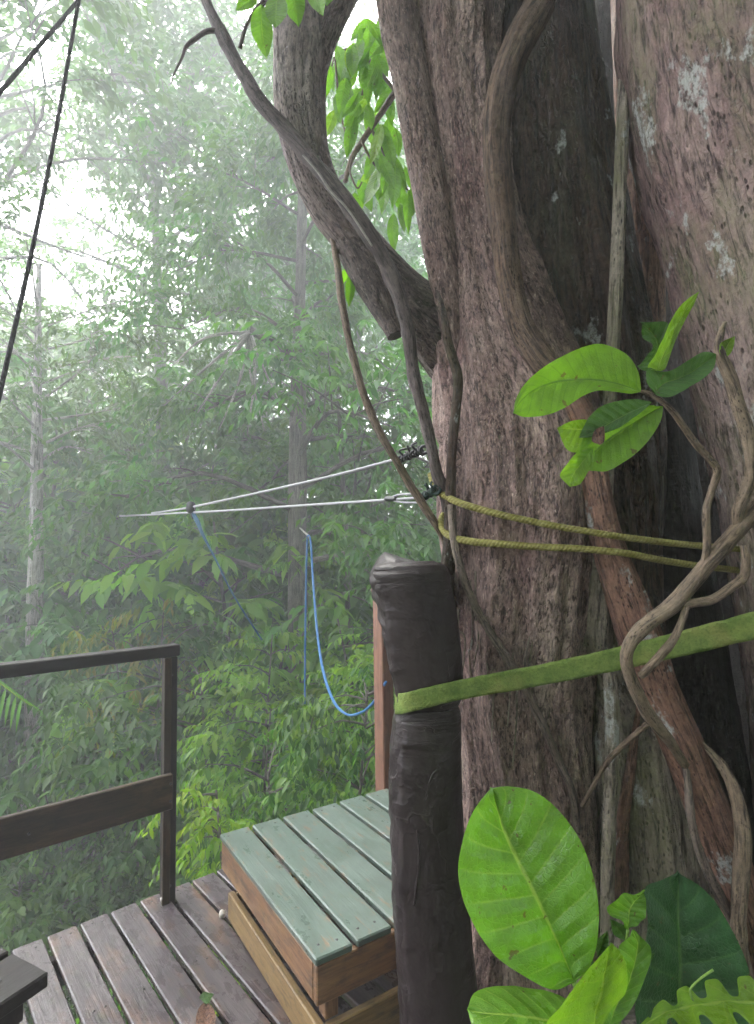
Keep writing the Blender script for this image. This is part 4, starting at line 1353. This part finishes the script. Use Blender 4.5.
# mossy green strap
def strap():
    t = NT('strap')
    tc = t.n('ShaderNodeTexCoord').outputs['Object']
    n = t.noise(tc, 30, 6, .7); n2 = t.noise(tc, 160, 4, .7); n3 = t.noise(tc, 8, 3, .6)
    c = t.mix(t.f(n, .35, .65), (.075, .125, .025), (.17, .23, .055))
    c = t.mix(t.f(n3, .5, .65, 0, .6), c, (.20, .20, .06))
    c = t.mix(t.f(n2, .5, .7, 0, .55), c, (.05, .075, .018))
    M['strap'] = t.out(t.bsdf(c, .85, t.bump(t.math('ADD', n, n2), .8, .006), .2))
    pts = [(404, 702, 9, 1.60), (398, 703, 9.3, 1.55), (395.5, 704, 9.5, 1.49), (398, 704, 9.6, 1.44), (407, 702.5, 9.6, 1.408), (425, 698, 9.6, 1.398), (450, 692, 9.6, 1.405), (480, 686, 9.8, 1.415), (530, 677, 10.2, 1.42), (580, 667, 10.6, 1.41),
           (630, 656, 11.0, 1.395), (680, 644, 11.8, 1.37), (720, 634, 12.6, 1.345), (756, 625, 13.2, 1.32), (800, 614, 14, 1.29), (860, 600, 14, 1.27), (960, 580, 14, 1.27), (1060, 565, 12, 1.4)]
    C_ = [P(x, y, d) for x, y, r, d in pts]; h = [r * d / F for x, y, r, d in pts]
    ps, hs = [], []
    for i in range(len(C_) - 1):
        a = C_[max(i - 1, 0)]; d = C_[min(i + 2, len(C_) - 1)]
        for j in range(14):
            ps.append(cr(a, C_[i], C_[i + 1], d, j / 14)); hs.append(h[i] + (h[i + 1] - h[i]) * j / 14)
    vs, fs = [], []
    m = 6
    for i, (p, w) in enumerate(zip(ps, hs)):
        tg = (ps[min(i + 1, len(ps) - 1)] - ps[max(i - 1, 0)]).normalized()
        up = (Vector((0, 0, 1)) - tg * tg.z).normalized()
        nn = up.cross(tg).normalized()
        w2 = w * (1 + .06 * nz(i * .09, 2, 2, 2))
        for side in (0, 1):
            for k in range(m + 1):
                q = k / m * 2 - 1
                off = (.0016 if side == 0 else -.0016) + .0012 * nz(i * .15, q * 2, 4, 2)
                vs.append(p + up * (q * w2 + .001 * nz(i * .3, q * 3, 1, 2)) + nn * off)
    st = 2 * (m + 1)
    for i in range(len(ps) - 1):
        for k in range(m):
            a = i * st + k
            fs.append((a, a + 1, a + st + 1, a + st))
            a = i * st + (m + 1) + k
            fs.append((a, a + st, a + st + 1, a + 1))
        for k, q in ((0, m + 1), (m, 2 * m + 1)):
            a, b_ = i * st + k, i * st + q
            fs.append((a, a + st, b_ + st, b_) if k == 0 else (a, b_, b_ + st, a + st))
    mb = MB(); mb.add(vs, fs)
    ob = mb.build('mossy_strap', M['strap'])
    tag(ob, 'flat mossy green strap stretched from the black wrapped post across the trunk', 'strap')


strap()
# ------------------------------------------------------------------ big leaves
M['leaf_big'] = big_leaf_mat('leaf_big', (.12, .29, .022), (.30, .45, .09), .42, .2, 9, spec=.65)
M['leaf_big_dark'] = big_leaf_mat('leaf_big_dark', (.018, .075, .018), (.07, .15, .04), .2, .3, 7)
M['leaf_sprig'] = big_leaf_mat('leaf_sprig', (.13, .27, .018), (.07, .15, .02), .5, .35, 11)
M['leaf_sprig_dark'] = big_leaf_mat('leaf_sprig_dark', (.05, .13, .022), (.12, .2, .05), .35, .4, 10)
M['leaf_young'] = big_leaf_mat('leaf_young', (.16, .30, .018), (.28, .40, .07), .5, .25, 8)
M['leaf_hang'] = big_leaf_mat('leaf_hang', (.12, .27, .025), (.18, .33, .05), .6, .35, 14, mott=.3)
M['stalk'] = plain_mat('stalk', (.14, .24, .04), .5, .4, 90, .25)


def resample(pts, n):
    P3 = [P(*p) for p in pts]
    L = [0]
    for i in range(1, len(P3)):
        L.append(L[-1] + (P3[i] - P3[i - 1]).length)
    out = []
    i = 0
    for k in range(n):
        s = L[-1] * k / (n - 1)
        while i < len(L) - 2 and L[i + 1] < s:
            i += 1
        t = (s - L[i]) / max(1e-9, L[i + 1] - L[i])
        a = P3[i - 1] if i else P3[0] * 2 - P3[1]
        d = P3[i + 2] if i + 2 < len(P3) else P3[-1] * 2 - P3[-2]
        out.append(cr(a, P3[i], P3[i + 1], d, min(1, t)))
    return out


def px_leaf(name, mat, parent, left, mid, right, arch=.0, corr=.0018, nv=9, nu=11, rows=60, lobes=0, wavy=0.0, label=None, seed=0):
    """blade between two margins and a midrib, each listed base -> tip as (x, y, depth)"""
    Lc, Mc, Rc = resample(left, rows), resample(mid, rows), resample(right, rows)
    vs, uv, fs = [], [], []
    w = 2 * nu + 1
    for i in range(rows):
        v = i / (rows - 1)
        for k in range(w):
            u = (k - nu) / nu
            e = Lc[i] if u < 0 else Rc[i]
            au = abs(u)
            if lobes:
                ph = (v * lobes + (.35 if u < 0 else 0)) % 1.0
                cut = .5 + .5 * math.tanh(7 * (abs(ph - .5) * 2 - .42 - .0))
                cut = 1 - (1 - cut) * (1 if .08 < v < .93 else .3)
                au = au * (1 - .80 * (1 - cut))
            p = Mc[i].lerp(e, au)
            vs.append(p); uv.append((u * .5 + .5, v))
    # displace along the normal
    A = np.array(vs).reshape(rows, w, 3)
    gu = np.gradient(A, axis=1); gv = np.gradient(A, axis=0)
    N = np.cross(gu, gv); N /= (np.linalg.norm(N, axis=2, keepdims=True) + 1e-9)
    toward = (np.array(EYE) - A); sgn = np.sign((N * toward).sum(2, keepdims=True).mean()); N *= sgn
    for i in range(rows):
        v = i / (rows - 1)
        for k in range(w):
            u = (k - nu) / nu; au = abs(u)
            ph = (v - au ** .8 * .147) * nv + (.23 * (1 if u > 0 else -1))
            vein = abs((ph % 1.0) - .5) * 2      # 0 at the vein
            d = corr * (vein ** .6) * min(1, au * 4) * (1.15 - au)
            d += arch * (au ** 1.0) * (1 - .7 * au) * 4 * .5
            d += wavy * au * au * math.sin(v * 17 + (2 if u > 0 else 0) + seed)
            d += .0025 * nz(v * 5 + seed, u * 2, seed, 2)
            A[i, k] += N[i, k] * d
    for i in range(rows - 1):
        for k in range(w - 1):
            a = i * w + k
            fs.append((a, a + 1, a + w + 1, a + w))
    mb = MB(); mb.add([tuple(x) for x in A.reshape(-1, 3)], fs, uv)
    ob = mb.build(name, mat, parent)
    if label:
        ob['label'] = label
    return ob


def stalk(parent, pts, name='leaf_stalk', mat=None):
    mb = MB(); mb.tube(pts_px(pts), 10, .01)
    return mb.build(name, mat or M['stalk'], parent)


# --- plant at the foot of the tree
pl = thing('broad_leaf_plant', 'plant with huge bright green glossy leaves at the foot of the trunk', 'plant')
px_leaf('leaf', M['leaf_big'], pl,
        [(574, 982, 1.07), (553, 989, 1.055), (528, 979, 1.04), (492, 953, 1.04), (465, 908, 1.05), (457, 866, 1.07), (466, 824, 1.10), (478, 802, 1.125), (490, 787, 1.15)],
        [(574, 982, 1.07), (562, 952, 1.09), (546, 917, 1.105), (530, 884, 1.115), (515, 855, 1.13), (503, 828, 1.14), (496, 806, 1.15), (490, 787, 1.15)],
        [(574, 982, 1.07), (589, 967, 1.07), (598, 935, 1.07), (597, 893, 1.085), (583, 846, 1.11), (562, 814, 1.13), (538, 793, 1.14), (513, 786, 1.148), (490, 787, 1.15)],
        arch=.006, corr=.0062, nv=9, rows=110, nu=16, seed=1)
px_leaf('leaf', M['leaf_big'], pl,
        [(612, 1034, 1.04), (580, 1008, 1.08), (552, 994, 1.10), (520, 988, 1.10), (492, 988, 1.08), (474, 995, 1.05), (467, 1010, 1.01)],
        [(612, 1034, 1.04), (585, 1030, 1.03), (556, 1022, 1.03), (525, 1017, 1.02), (496, 1014, 1.01), (478, 1012, 1.01), (467, 1010, 1.01)],
        [(612, 1034, 1.04), (590, 1052, .98), (560, 1066, .94), (525, 1066, .93), (494, 1052, .94), (474, 1032, .97), (467, 1010, 1.01)],
        arch=.004, corr=.0032, nv=8, rows=70, seed=2)
px_leaf('leaf', M['leaf_young'], pl,
        [(592, 1052, 1.0), (560, 1050, .95), (545, 1024, .94), (562, 1003, .95), (577, 983, .965), (592, 963, .985), (611, 942, 1.01)],
        [(592, 1052, 1.0), (593, 1036, 1.02), (595, 1020, 1.025), (599, 1003, 1.03), (603, 984, 1.03), (607, 962, 1.02), (611, 942, 1.01)],
        [(592, 1052, 1.0), (600, 1030, 1.03), (612, 1008, 1.06), (624, 994, 1.075), (627, 975, 1.07), (622, 955, 1.045), (611, 942, 1.01)],
        arch=.002, corr=.001, rows=60, seed=3)
px_leaf('leaf', M['leaf_big'], pl,
        [(606, 1034, 1.08), (600, 1012, 1.09), (608, 992, 1.10), (618, 968, 1.10), (622, 948, 1.105), (632, 930, 1.12)],
        [(606, 1034, 1.08), (614, 1012, 1.11), (625, 990, 1.125), (634, 966, 1.13), (638, 945, 1.13), (632, 930, 1.12)],
        [(606, 1034, 1.08), (624, 1018, 1.10), (638, 996, 1.11), (648, 968, 1.115), (650, 946, 1.12), (632, 930, 1.12)],
        arch=-.004, corr=.0015, rows=50, seed=4, wavy=.004)
px_leaf('leaf', M['leaf_big'], pl,
        [(628, 930, 1.15), (622, 922, 1.145), (611, 914, 1.14), (610, 906, 1.14), (618, 898, 1.15), (632, 896, 1.16), (645, 890, 1.17)],
        [(628, 930, 1.15), (629, 922, 1.16), (629, 914, 1.165), (631, 907, 1.165), (635, 901, 1.17), (640, 896, 1.17), (645, 890, 1.17)],
        [(628, 930, 1.15), (636, 924, 1.15), (645, 918, 1.155), (647, 910, 1.16), (646, 903, 1.165), (645, 897, 1.17), (645, 890, 1.17)],
        arch=-.004, corr=.001, rows=36, seed=5, wavy=.005)
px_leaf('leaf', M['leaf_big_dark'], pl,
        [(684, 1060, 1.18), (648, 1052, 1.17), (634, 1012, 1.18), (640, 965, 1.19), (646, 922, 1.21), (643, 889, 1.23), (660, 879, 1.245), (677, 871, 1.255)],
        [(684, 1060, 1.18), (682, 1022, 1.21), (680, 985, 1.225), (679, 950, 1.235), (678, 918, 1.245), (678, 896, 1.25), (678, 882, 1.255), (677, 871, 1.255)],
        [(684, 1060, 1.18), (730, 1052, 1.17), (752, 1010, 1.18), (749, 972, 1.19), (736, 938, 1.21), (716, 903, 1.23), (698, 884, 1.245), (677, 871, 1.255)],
        arch=.006, corr=.0035, nv=7, rows=70, seed=6, label='large dark green leaf')
for pts in ([(600, 1110, 4, 1.15), (590, 1040, 3.6, 1.10), (580, 1000, 3.2, 1.08), (574, 981, 2.6, 1.07)],
            [(600, 1110, 4, 1.15), (606, 1060, 3.5, 1.09), (611, 1035, 2.8, 1.045)],
            [(600, 1110, 4, 1.15), (596, 1080, 3.5, 1.05), (592, 1053, 3, 1.0)],
            [(602, 1110, 4, 1.15), (604, 1060, 3.2, 1.12), (606, 1034, 2.4, 1.08)],
            [(606, 1110, 3.5, 1.17), (620, 1010, 2.4, 1.17), (626, 950, 1.8, 1.16), (628, 930, 1.5, 1.15)],
            [(606, 1110, 5, 1.2), (660, 1100, 4.5, 1.19), (684, 1060, 3.5, 1.18)]):
    stalk(pl, pts)
mb = MB(); mb.tube(pts_px([(600, 1105, 9, 1.15), (603, 1160, 11, 1.18), (606, 1260, 12, 1.28), (608, 1320, 12, 1.38)]), 14, .015,
                   bump=lambda th, s, r: r * .12 * nz(math.cos(th), math.sin(th), s * 30, 2)); mb.build('stem', M['stalk'], pl)
# little filler leaves low in the plant
rg = random.Random(12)
for k in range(7):
    x, y, d = 600 + rg.uniform(-25, 35), 950 + rg.uniform(-12, 60), 1.17 + rg.uniform(-.02, .04)
    a = rg.uniform(-2.4, -.7); l = rg.uniform(22, 34); w = l * .22
    tx, ty = x + l * math.cos(a), y + l * math.sin(a)
    nx, ny = -math.sin(a) * w, math.cos(a) * w
    mx, my = (x + tx) / 2, (y + ty) / 2
    px_leaf('leaf', M['leaf_sprig_dark'], pl, [(x, y, d), (mx - nx, my - ny, d - .012), (tx, ty, d)], [(x, y, d), (mx, my, d + .004), (tx, ty, d)],
            [(x, y, d), (mx + nx, my + ny, d - .012), (tx, ty, d)], corr=.0006, rows=20, nu=5, seed=20 + k)

# --- lobed leaf plant in the corner
lp = thing('lobed_leaf_plant', 'bright green deeply lobed leaf reaching in at the bottom right corner', 'plant')
px_leaf('leaf', M['leaf_young'], lp,
        [(836, 1016, 1.08), (812, 985, 1.10), (780, 978, 1.10), (752, 976, 1.10), (724, 978, 1.09), (700, 982, 1.08), (678, 990, 1.06), (660, 1002, 1.03), (636, 1030, 1.0)],
        [(836, 1016, 1.08), (805, 1006, 1.07), (775, 1003, 1.07), (750, 1002, 1.06), (722, 1002, 1.05), (700, 1004, 1.04), (680, 1008, 1.03), (662, 1014, 1.01), (636, 1030, 1.0)],
        [(836, 1016, 1.08), (820, 1048, .99), (790, 1062, .95), (760, 1064, .94), (732, 1062, .94), (708, 1056, .94), (684, 1050, .95), (664, 1044, .97), (636, 1030, 1.0)],
        arch=.003, corr=.0012, rows=240, nu=14, lobes=6.5, seed=7)
stalk(lp, [(640, 1230, 5, 1.30), (760, 1120, 4.5, 1.2), (830, 1050, 4, 1.12), (836, 1016, 3, 1.08)])
stalk(lp, [(693, 1001, 1.2, 1.045), (690, 990, 1.1, 1.05), (700, 979, 1.1, 1.06), (713, 970, 1.3, 1.07)], 'tendril')

# --- sprig in front of the hollow (grows on the branching vine)
S = lambda *a, **k: px_leaf('leaf', a[0], bv, *a[1:], **k)
S(M['leaf_sprig'],
  [(641, 392, 1.16), (638, 372, 1.15), (628, 356, 1.145), (612, 347, 1.14), (596, 344, 1.135), (575, 350, 1.125), (548, 364, 1.11), (527, 381, 1.10), (516, 398, 1.09), (513, 413, 1.08)],
  [(641, 392, 1.16), (625, 386, 1.155), (608, 382, 1.15), (590, 380, 1.145), (572, 380, 1.135), (555, 382, 1.125), (540, 387, 1.115), (528, 394, 1.105), (519, 403, 1.09), (513, 413, 1.08)],
  [(641, 392, 1.16), (630, 394, 1.155), (615, 392, 1.15), (598, 391, 1.14), (583, 396, 1.13), (566, 407, 1.12), (550, 414, 1.11), (535, 417, 1.10), (522, 417, 1.09), (513, 413, 1.08)],
  arch=.002, corr=.0015, nv=11, seed=8)
S(M['leaf_young'],
  [(657, 371, 1.165), (648, 367, 1.16), (656, 355, 1.155), (663, 340, 1.15), (669, 326, 1.15), (677, 311, 1.15), (688, 299, 1.155), (699, 292, 1.16)],
  [(657, 371, 1.165), (661, 360, 1.165), (666, 349, 1.165), (672, 336, 1.165), (678, 323, 1.165), (684, 312, 1.165), (691, 301, 1.16), (699, 292, 1.16)],
  [(657, 371, 1.165), (665, 369, 1.165), (670, 357, 1.165), (676, 340, 1.165), (683, 325, 1.165), (690, 312, 1.165), (695, 302, 1.16), (699, 292, 1.16)],
  arch=-.002, corr=.0008, seed=9)
S(M['leaf_sprig_dark'],
  [(650, 371, 1.18), (636, 367, 1.18), (646, 358, 1.185), (651, 347, 1.19), (643, 337, 1.19), (640, 322, 1.185)],
  [(650, 371, 1.18), (650, 364, 1.195), (656, 355, 1.20), (658, 344, 1.205), (652, 333, 1.20), (640, 322, 1.185)],
  [(650, 371, 1.18), (662, 362, 1.19), (667, 348, 1.19), (669, 334, 1.19), (666, 322, 1.19), (640, 322, 1.185)],
  arch=.002, corr=.001, seed=10, wavy=.003)
S(M['leaf_sprig_dark'],
  [(655, 396, 1.165), (646, 382, 1.16), (648, 368, 1.165), (668, 371, 1.17), (688, 360, 1.18), (703, 352, 1.19), (716, 354, 1.20)],
  [(655, 396, 1.165), (660, 387, 1.175), (667, 382, 1.18), (677, 379, 1.185), (690, 373, 1.19), (703, 364, 1.195), (716, 354, 1.20)],
  [(655, 396, 1.165), (668, 398, 1.16), (682, 392, 1.16), (695, 384, 1.165), (706, 377, 1.175), (714, 367, 1.19), (716, 354, 1.20)],
  arch=.003, corr=.001, seed=11)
S(M['leaf_young'],
  [(722, 359, 1.19), (719, 350, 1.19), (722, 342, 1.19), (735, 336, 1.195)],
  [(722, 359, 1.19), (725, 351, 1.195), (729, 343, 1.195), (735, 336, 1.195)],
  [(722, 359, 1.19), (730, 354, 1.19), (734, 345, 1.19), (735, 336, 1.195)], corr=.0005, rows=24, nu=5, seed=12)
S(M['leaf_sprig'],
  [(663, 406, 1.175), (645, 405, 1.17), (622, 412, 1.16), (600, 422, 1.15), (586, 432, 1.145), (578, 446, 1.14), (570, 462, 1.135), (562, 475, 1.13)],
  [(663, 406, 1.175), (648, 414, 1.18), (632, 424, 1.18), (616, 434, 1.175), (602, 445, 1.165), (590, 456, 1.155), (577, 466, 1.145), (562, 475, 1.13)],
  [(663, 406, 1.175), (661, 420, 1.17), (652, 436, 1.165), (640, 450, 1.16), (624, 462, 1.155), (605, 472, 1.15), (585, 471, 1.14), (562, 475, 1.13)],
  arch=.003, corr=.0013, nv=9, seed=13, wavy=.002)
S(M['leaf_sprig_dark'],
  [(652, 402, 1.16), (636, 399, 1.15), (618, 401, 1.14), (602, 406, 1.135), (590, 416, 1.13), (583, 428, 1.128), (579, 438, 1.125)],
  [(652, 402, 1.16), (640, 408, 1.155), (627, 414, 1.15), (614, 421, 1.145), (602, 428, 1.14), (590, 434, 1.13), (579, 438, 1.125)],
  [(652, 402, 1.16), (644, 410, 1.15), (632, 419, 1.145), (620, 427, 1.14), (606, 433, 1.135), (592, 437, 1.13), (579, 438, 1.125)],
  corr=.0008, seed=14)
S(M['leaf_young'],
  [(602, 428, 1.15), (588, 420, 1.14), (572, 421, 1.135), (557, 428, 1.13)],
  [(602, 428, 1.15), (590, 429, 1.145), (575, 429, 1.14), (557, 428, 1.13)],
  [(602, 428, 1.15), (594, 440, 1.14), (578, 452, 1.135), (566, 448, 1.13), (557, 428, 1.13)], corr=.0008, rows=30, seed=15)
S(M['leaf_young'],
  [(594, 446, 1.14), (578, 452, 1.13), (567, 464, 1.12), (560, 476, 1.115), (570, 487, 1.11)],
  [(594, 446, 1.14), (584, 460, 1.135), (576, 470, 1.13), (571, 479, 1.12), (570, 487, 1.11)],
  [(594, 446, 1.14), (594, 462, 1.135), (588, 472, 1.13), (580, 484, 1.12), (570, 487, 1.11)], corr=.0008, rows=30, seed=16)
S(M['stalk'] if False else M['bark_red'],
  [(604, 426, 1.13), (595, 430, 1.128), (592, 441, 1.125), (600, 445, 1.12)], [(604, 426, 1.13), (602, 434, 1.13), (600, 440, 1.125), (600, 445, 1.12)],
  [(604, 426, 1.13), (605, 435, 1.128), (604, 442, 1.125), (600, 445, 1.12)], corr=.0003, rows=12, nu=4, seed=17, label='small dry brown leaf scrap')


# --- hanging foliage behind the limb
def hang_leaf(parent, x, y, ang, l, w, d, mat, seed):
    """blade hanging from (x, y): ang measured from straight down, in px"""
    rg_ = random.Random(seed)
    a = PI / 2 + ang
    ux, uy = math.cos(a), math.sin(a); nx, ny = -uy, ux
    dd = rg_.uniform(-.06, .06)
    tw = rg_.uniform(-.03, .03)
    cv = rg_.uniform(-.14, .14) * l
    mid, lf, rt_ = [], [], []
    for s in (0, .12, .3, .5, .7, .88, 1.0):
        ww = w * .5 * math.sin(PI * s ** .8) ** .8 if 0 < s < 1 else 0
        if s == .88:
            ww *= .9
        cx, cy = x + ux * l * s + nx * cv * s * s, y + uy * l * s + ny * cv * s * s
        z = d + dd * s
        mid.append((cx, cy, z + .006 * math.sin(PI * s)))
        lf.append((cx + nx * ww, cy + ny * ww, z + tw * (ww / (w * .5 + 1e-6)) - .004))
        rt_.append((cx - nx * ww, cy - ny * ww, z - tw * (ww / (w * .5 + 1e-6)) - .004))
    px_leaf('leaf', mat, parent, lf, mid, rt_, corr=.0008, nv=12, nu=4, rows=22, seed=seed)


hb = thing('leafy_branch', 'twigs with long hanging bright green leaves between the limb and the trunk', 'branch')
DH = 2.35
for pts in ([(440, 60, 3.5, 2.2), (412, 78, 3.4, 2.3), (396, 92, 3.2, DH), (382, 112, 3, DH), (365, 137, 2.8, DH), (352, 158, 2.6, DH), (345, 182, 2.2, DH)],
            [(396, 92, 2, DH), (378, 70, 1.6, DH), (356, 48, 1.4, 2.4), (336, 56, 1.2, 2.42), (332, 66, .8, 2.42)],
            [(335, 60, 1.2, 2.3), (338, 90, 1.2, 2.3), (342, 120, 1.1, 2.3), (350, 145, .8, 2.3)],
            [(371, 128, 1.6, 2.36), (382, 150, 1.5, 2.36), (396, 172, 1.4, 2.36), (408, 190, 1.0, 2.36)],
            [(362, 142, 1.3, 2.33), (370, 158, 1.2, 2.33), (380, 172, .8, 2.33)],
            [(386, 0, 2, 2.4), (376, 30, 1.7, 2.4), (369, 60, 1.4, 2.4), (362, 95, 1, 2.4)],
            [(352, 160, 1.2, 2.3), (350, 172, 1.1, 2.3), (357, 188, .9, 2.3), (362, 182, .7, 2.3)]):
    mb = MB(); mb.tube(pts_px(pts), 8, .01); mb.build('twig', M['bark_twig'], hb)
rg = random.Random(31)
hl = []
for x, y, n in ((333, 62, 5), (345, 55, 5), (358, 50, 5), (372, 60, 7), (384, 80, 5), (367, 95, 6), (356, 110, 4), (344, 100, 3), (380, 118, 4), (388, 150, 6), (398, 170, 7), (408, 186, 5),
                (376, 165, 4), (374, 20, 6), (366, 40, 5), (388, 130, 4), (392, 40, 5), (350, 78, 3), (398, 205, 2), (352, 185, 2)):
    for k in range(n):
        hl.append((x + rg.uniform(-11, 11), y + rg.uniform(-10, 10)))
for k, (x, y) in enumerate(hl):
    d = DH + rg.uniform(-.15, .25)
    hang_leaf(hb, x, y, rg.gauss(0, .42), rg.uniform(26, 44), rg.uniform(9, 14), d, M['leaf_hang'] if rg.random() < .88 else M['leaf_yel'] if 'leaf_yel' in M else M['leaf_young'], 100 + k)

tl = thing('hanging_leaves', 'few large backlit green leaves hanging at the top edge beside the dark liana', 'leaves')
mb = MB(); mb.tube(pts_px([(246, 26, 1.6, 1.50), (258, 6, 1.6, 1.48), (276, -6, 1.6, 1.46), (330, -26, 1.8, 1.45), (420, -60, 2, 1.5)]), 8, .01); mb.build('twig', M['bark_vine'], tl)
for k, (x, y, a, l, w) in enumerate([(261, 4, .03, 55, 22), (277, -6, .05, 34, 23), (290, -20, -.2, 48, 22), (312, -16, -.25, 34, 17), (256, -6, .8, 26, 16), (330, -18, .1, 24, 15)]):
    hang_leaf(tl, x, y, a, l, w, 1.46 - .01 * k, M['leaf_hang'], 300 + k)
lf1 = thing('hanging_leaves', 'single pair of narrow leaves dangling below the limb left of the stub', 'leaves')
mb = MB(); mb.tube(pts_px([(346, 250, 1.2, 1.7), (348, 266, 1.0, 1.7), (350, 276, .8, 1.7)]), 8, .01); mb.build('twig', M['bark_twig'], lf1)
hang_leaf(lf1, 350, 275, -.05, 32, 10, 1.70, M['leaf_hang'], 401)
hang_leaf(lf1, 347, 268, .35, 22, 8, 1.72, M['leaf_hang'], 402)

# fallen leaf on the deck
fl = thing('fallen_leaf', 'curled dead brown leaf with a green scrap lying on the deck boards', 'leaf')
dz = lambda x, y, z: (x, y, (z - H) / (P(x, y, 1).z - H))
px_leaf('blade', M['bark_red'], fl, [dz(206, 1000, .012), dz(198, 1010, .02), dz(196, 1024, .016), dz(203, 1038, .008)], [dz(206, 1000, .012), dz(206, 1012, .008), dz(206, 1024, .008), dz(203, 1038, .008)],
        [dz(206, 1000, .012), dz(214, 1010, .022), dz(215, 1024, .02), dz(203, 1038, .008)], corr=.0006, rows=24, nu=5, seed=50)
px_leaf('green_scrap', M['leaf_sprig_dark'], fl, [dz(199, 998, .016), dz(204, 992, .03), dz(214, 994, .02)], [dz(199, 998, .016), dz(206, 998, .02), dz(214, 994, .02)],
        [dz(199, 998, .016), dz(207, 1004, .018), dz(214, 994, .02)], corr=.0004, rows=16, nu=4, seed=51)

# ------------------------------------------------------------------ light
SUN_EL, SUN_AZ = R(52), R(-36)      # azimuth measured from +Y towards +X


def build_light():
    w = bpy.data.worlds.new('World'); SC.world = w
    t = NT('', w)
    sky = t.n('ShaderNodeTexSky', sky_type='NISHITA', sun_disc=False)
    sky.sun_elevation, sky.sun_rotation = SUN_EL, SUN_AZ
    sky.air_density, sky.dust_density, sky.ozone_density, sky.altitude = 1.0, 6.0, 1.0, 300
    hs = t.n('ShaderNodeHueSaturation'); hs.inputs['Saturation'].default_value = .30
    t.link(sky.outputs[0], hs.inputs['Color'])
    bg = t.n('ShaderNodeBackground', i_Strength=.15)
    t.link(hs.outputs[0], bg.inputs['Color'])
    o = t.n('ShaderNodeOutputWorld'); t.link(bg.outputs[0], o.inputs['Surface'])
    l = bpy.data.lights.new('sun', 'SUN'); l.energy = 1.5; l.angle = R(22); l.color = (1, .97, .92)
    ob = bpy.data.objects.new('sun', l); COL.objects.link(ob)
    d = Vector((math.sin(SUN_AZ) * math.cos(SUN_EL), math.cos(SUN_AZ) * math.cos(SUN_EL), math.sin(SUN_EL)))
    ob.rotation_euler = d.to_track_quat('Z', 'Y').to_euler()
    ob.location = (0, 0, 20)


build_light()
SC.view_settings.view_transform = 'Standard'
SC.view_settings.look = 'None'
SC.view_settings.gamma = 1.0
SC.view_settings.use_curve_mapping = False
SC.view_settings.exposure = 3.2
cy = SC.cycles
cy.use_adaptive_sampling = True
cy.adaptive_threshold = .02
cy.use_denoising = True
cy.max_bounces = 8
cy.diffuse_bounces = 4
cy.transmission_bounces = 4
cy.glossy_bounces = 2
cy.volume_bounces = 4
cy.caustics_reflective = cy.caustics_refractive = False
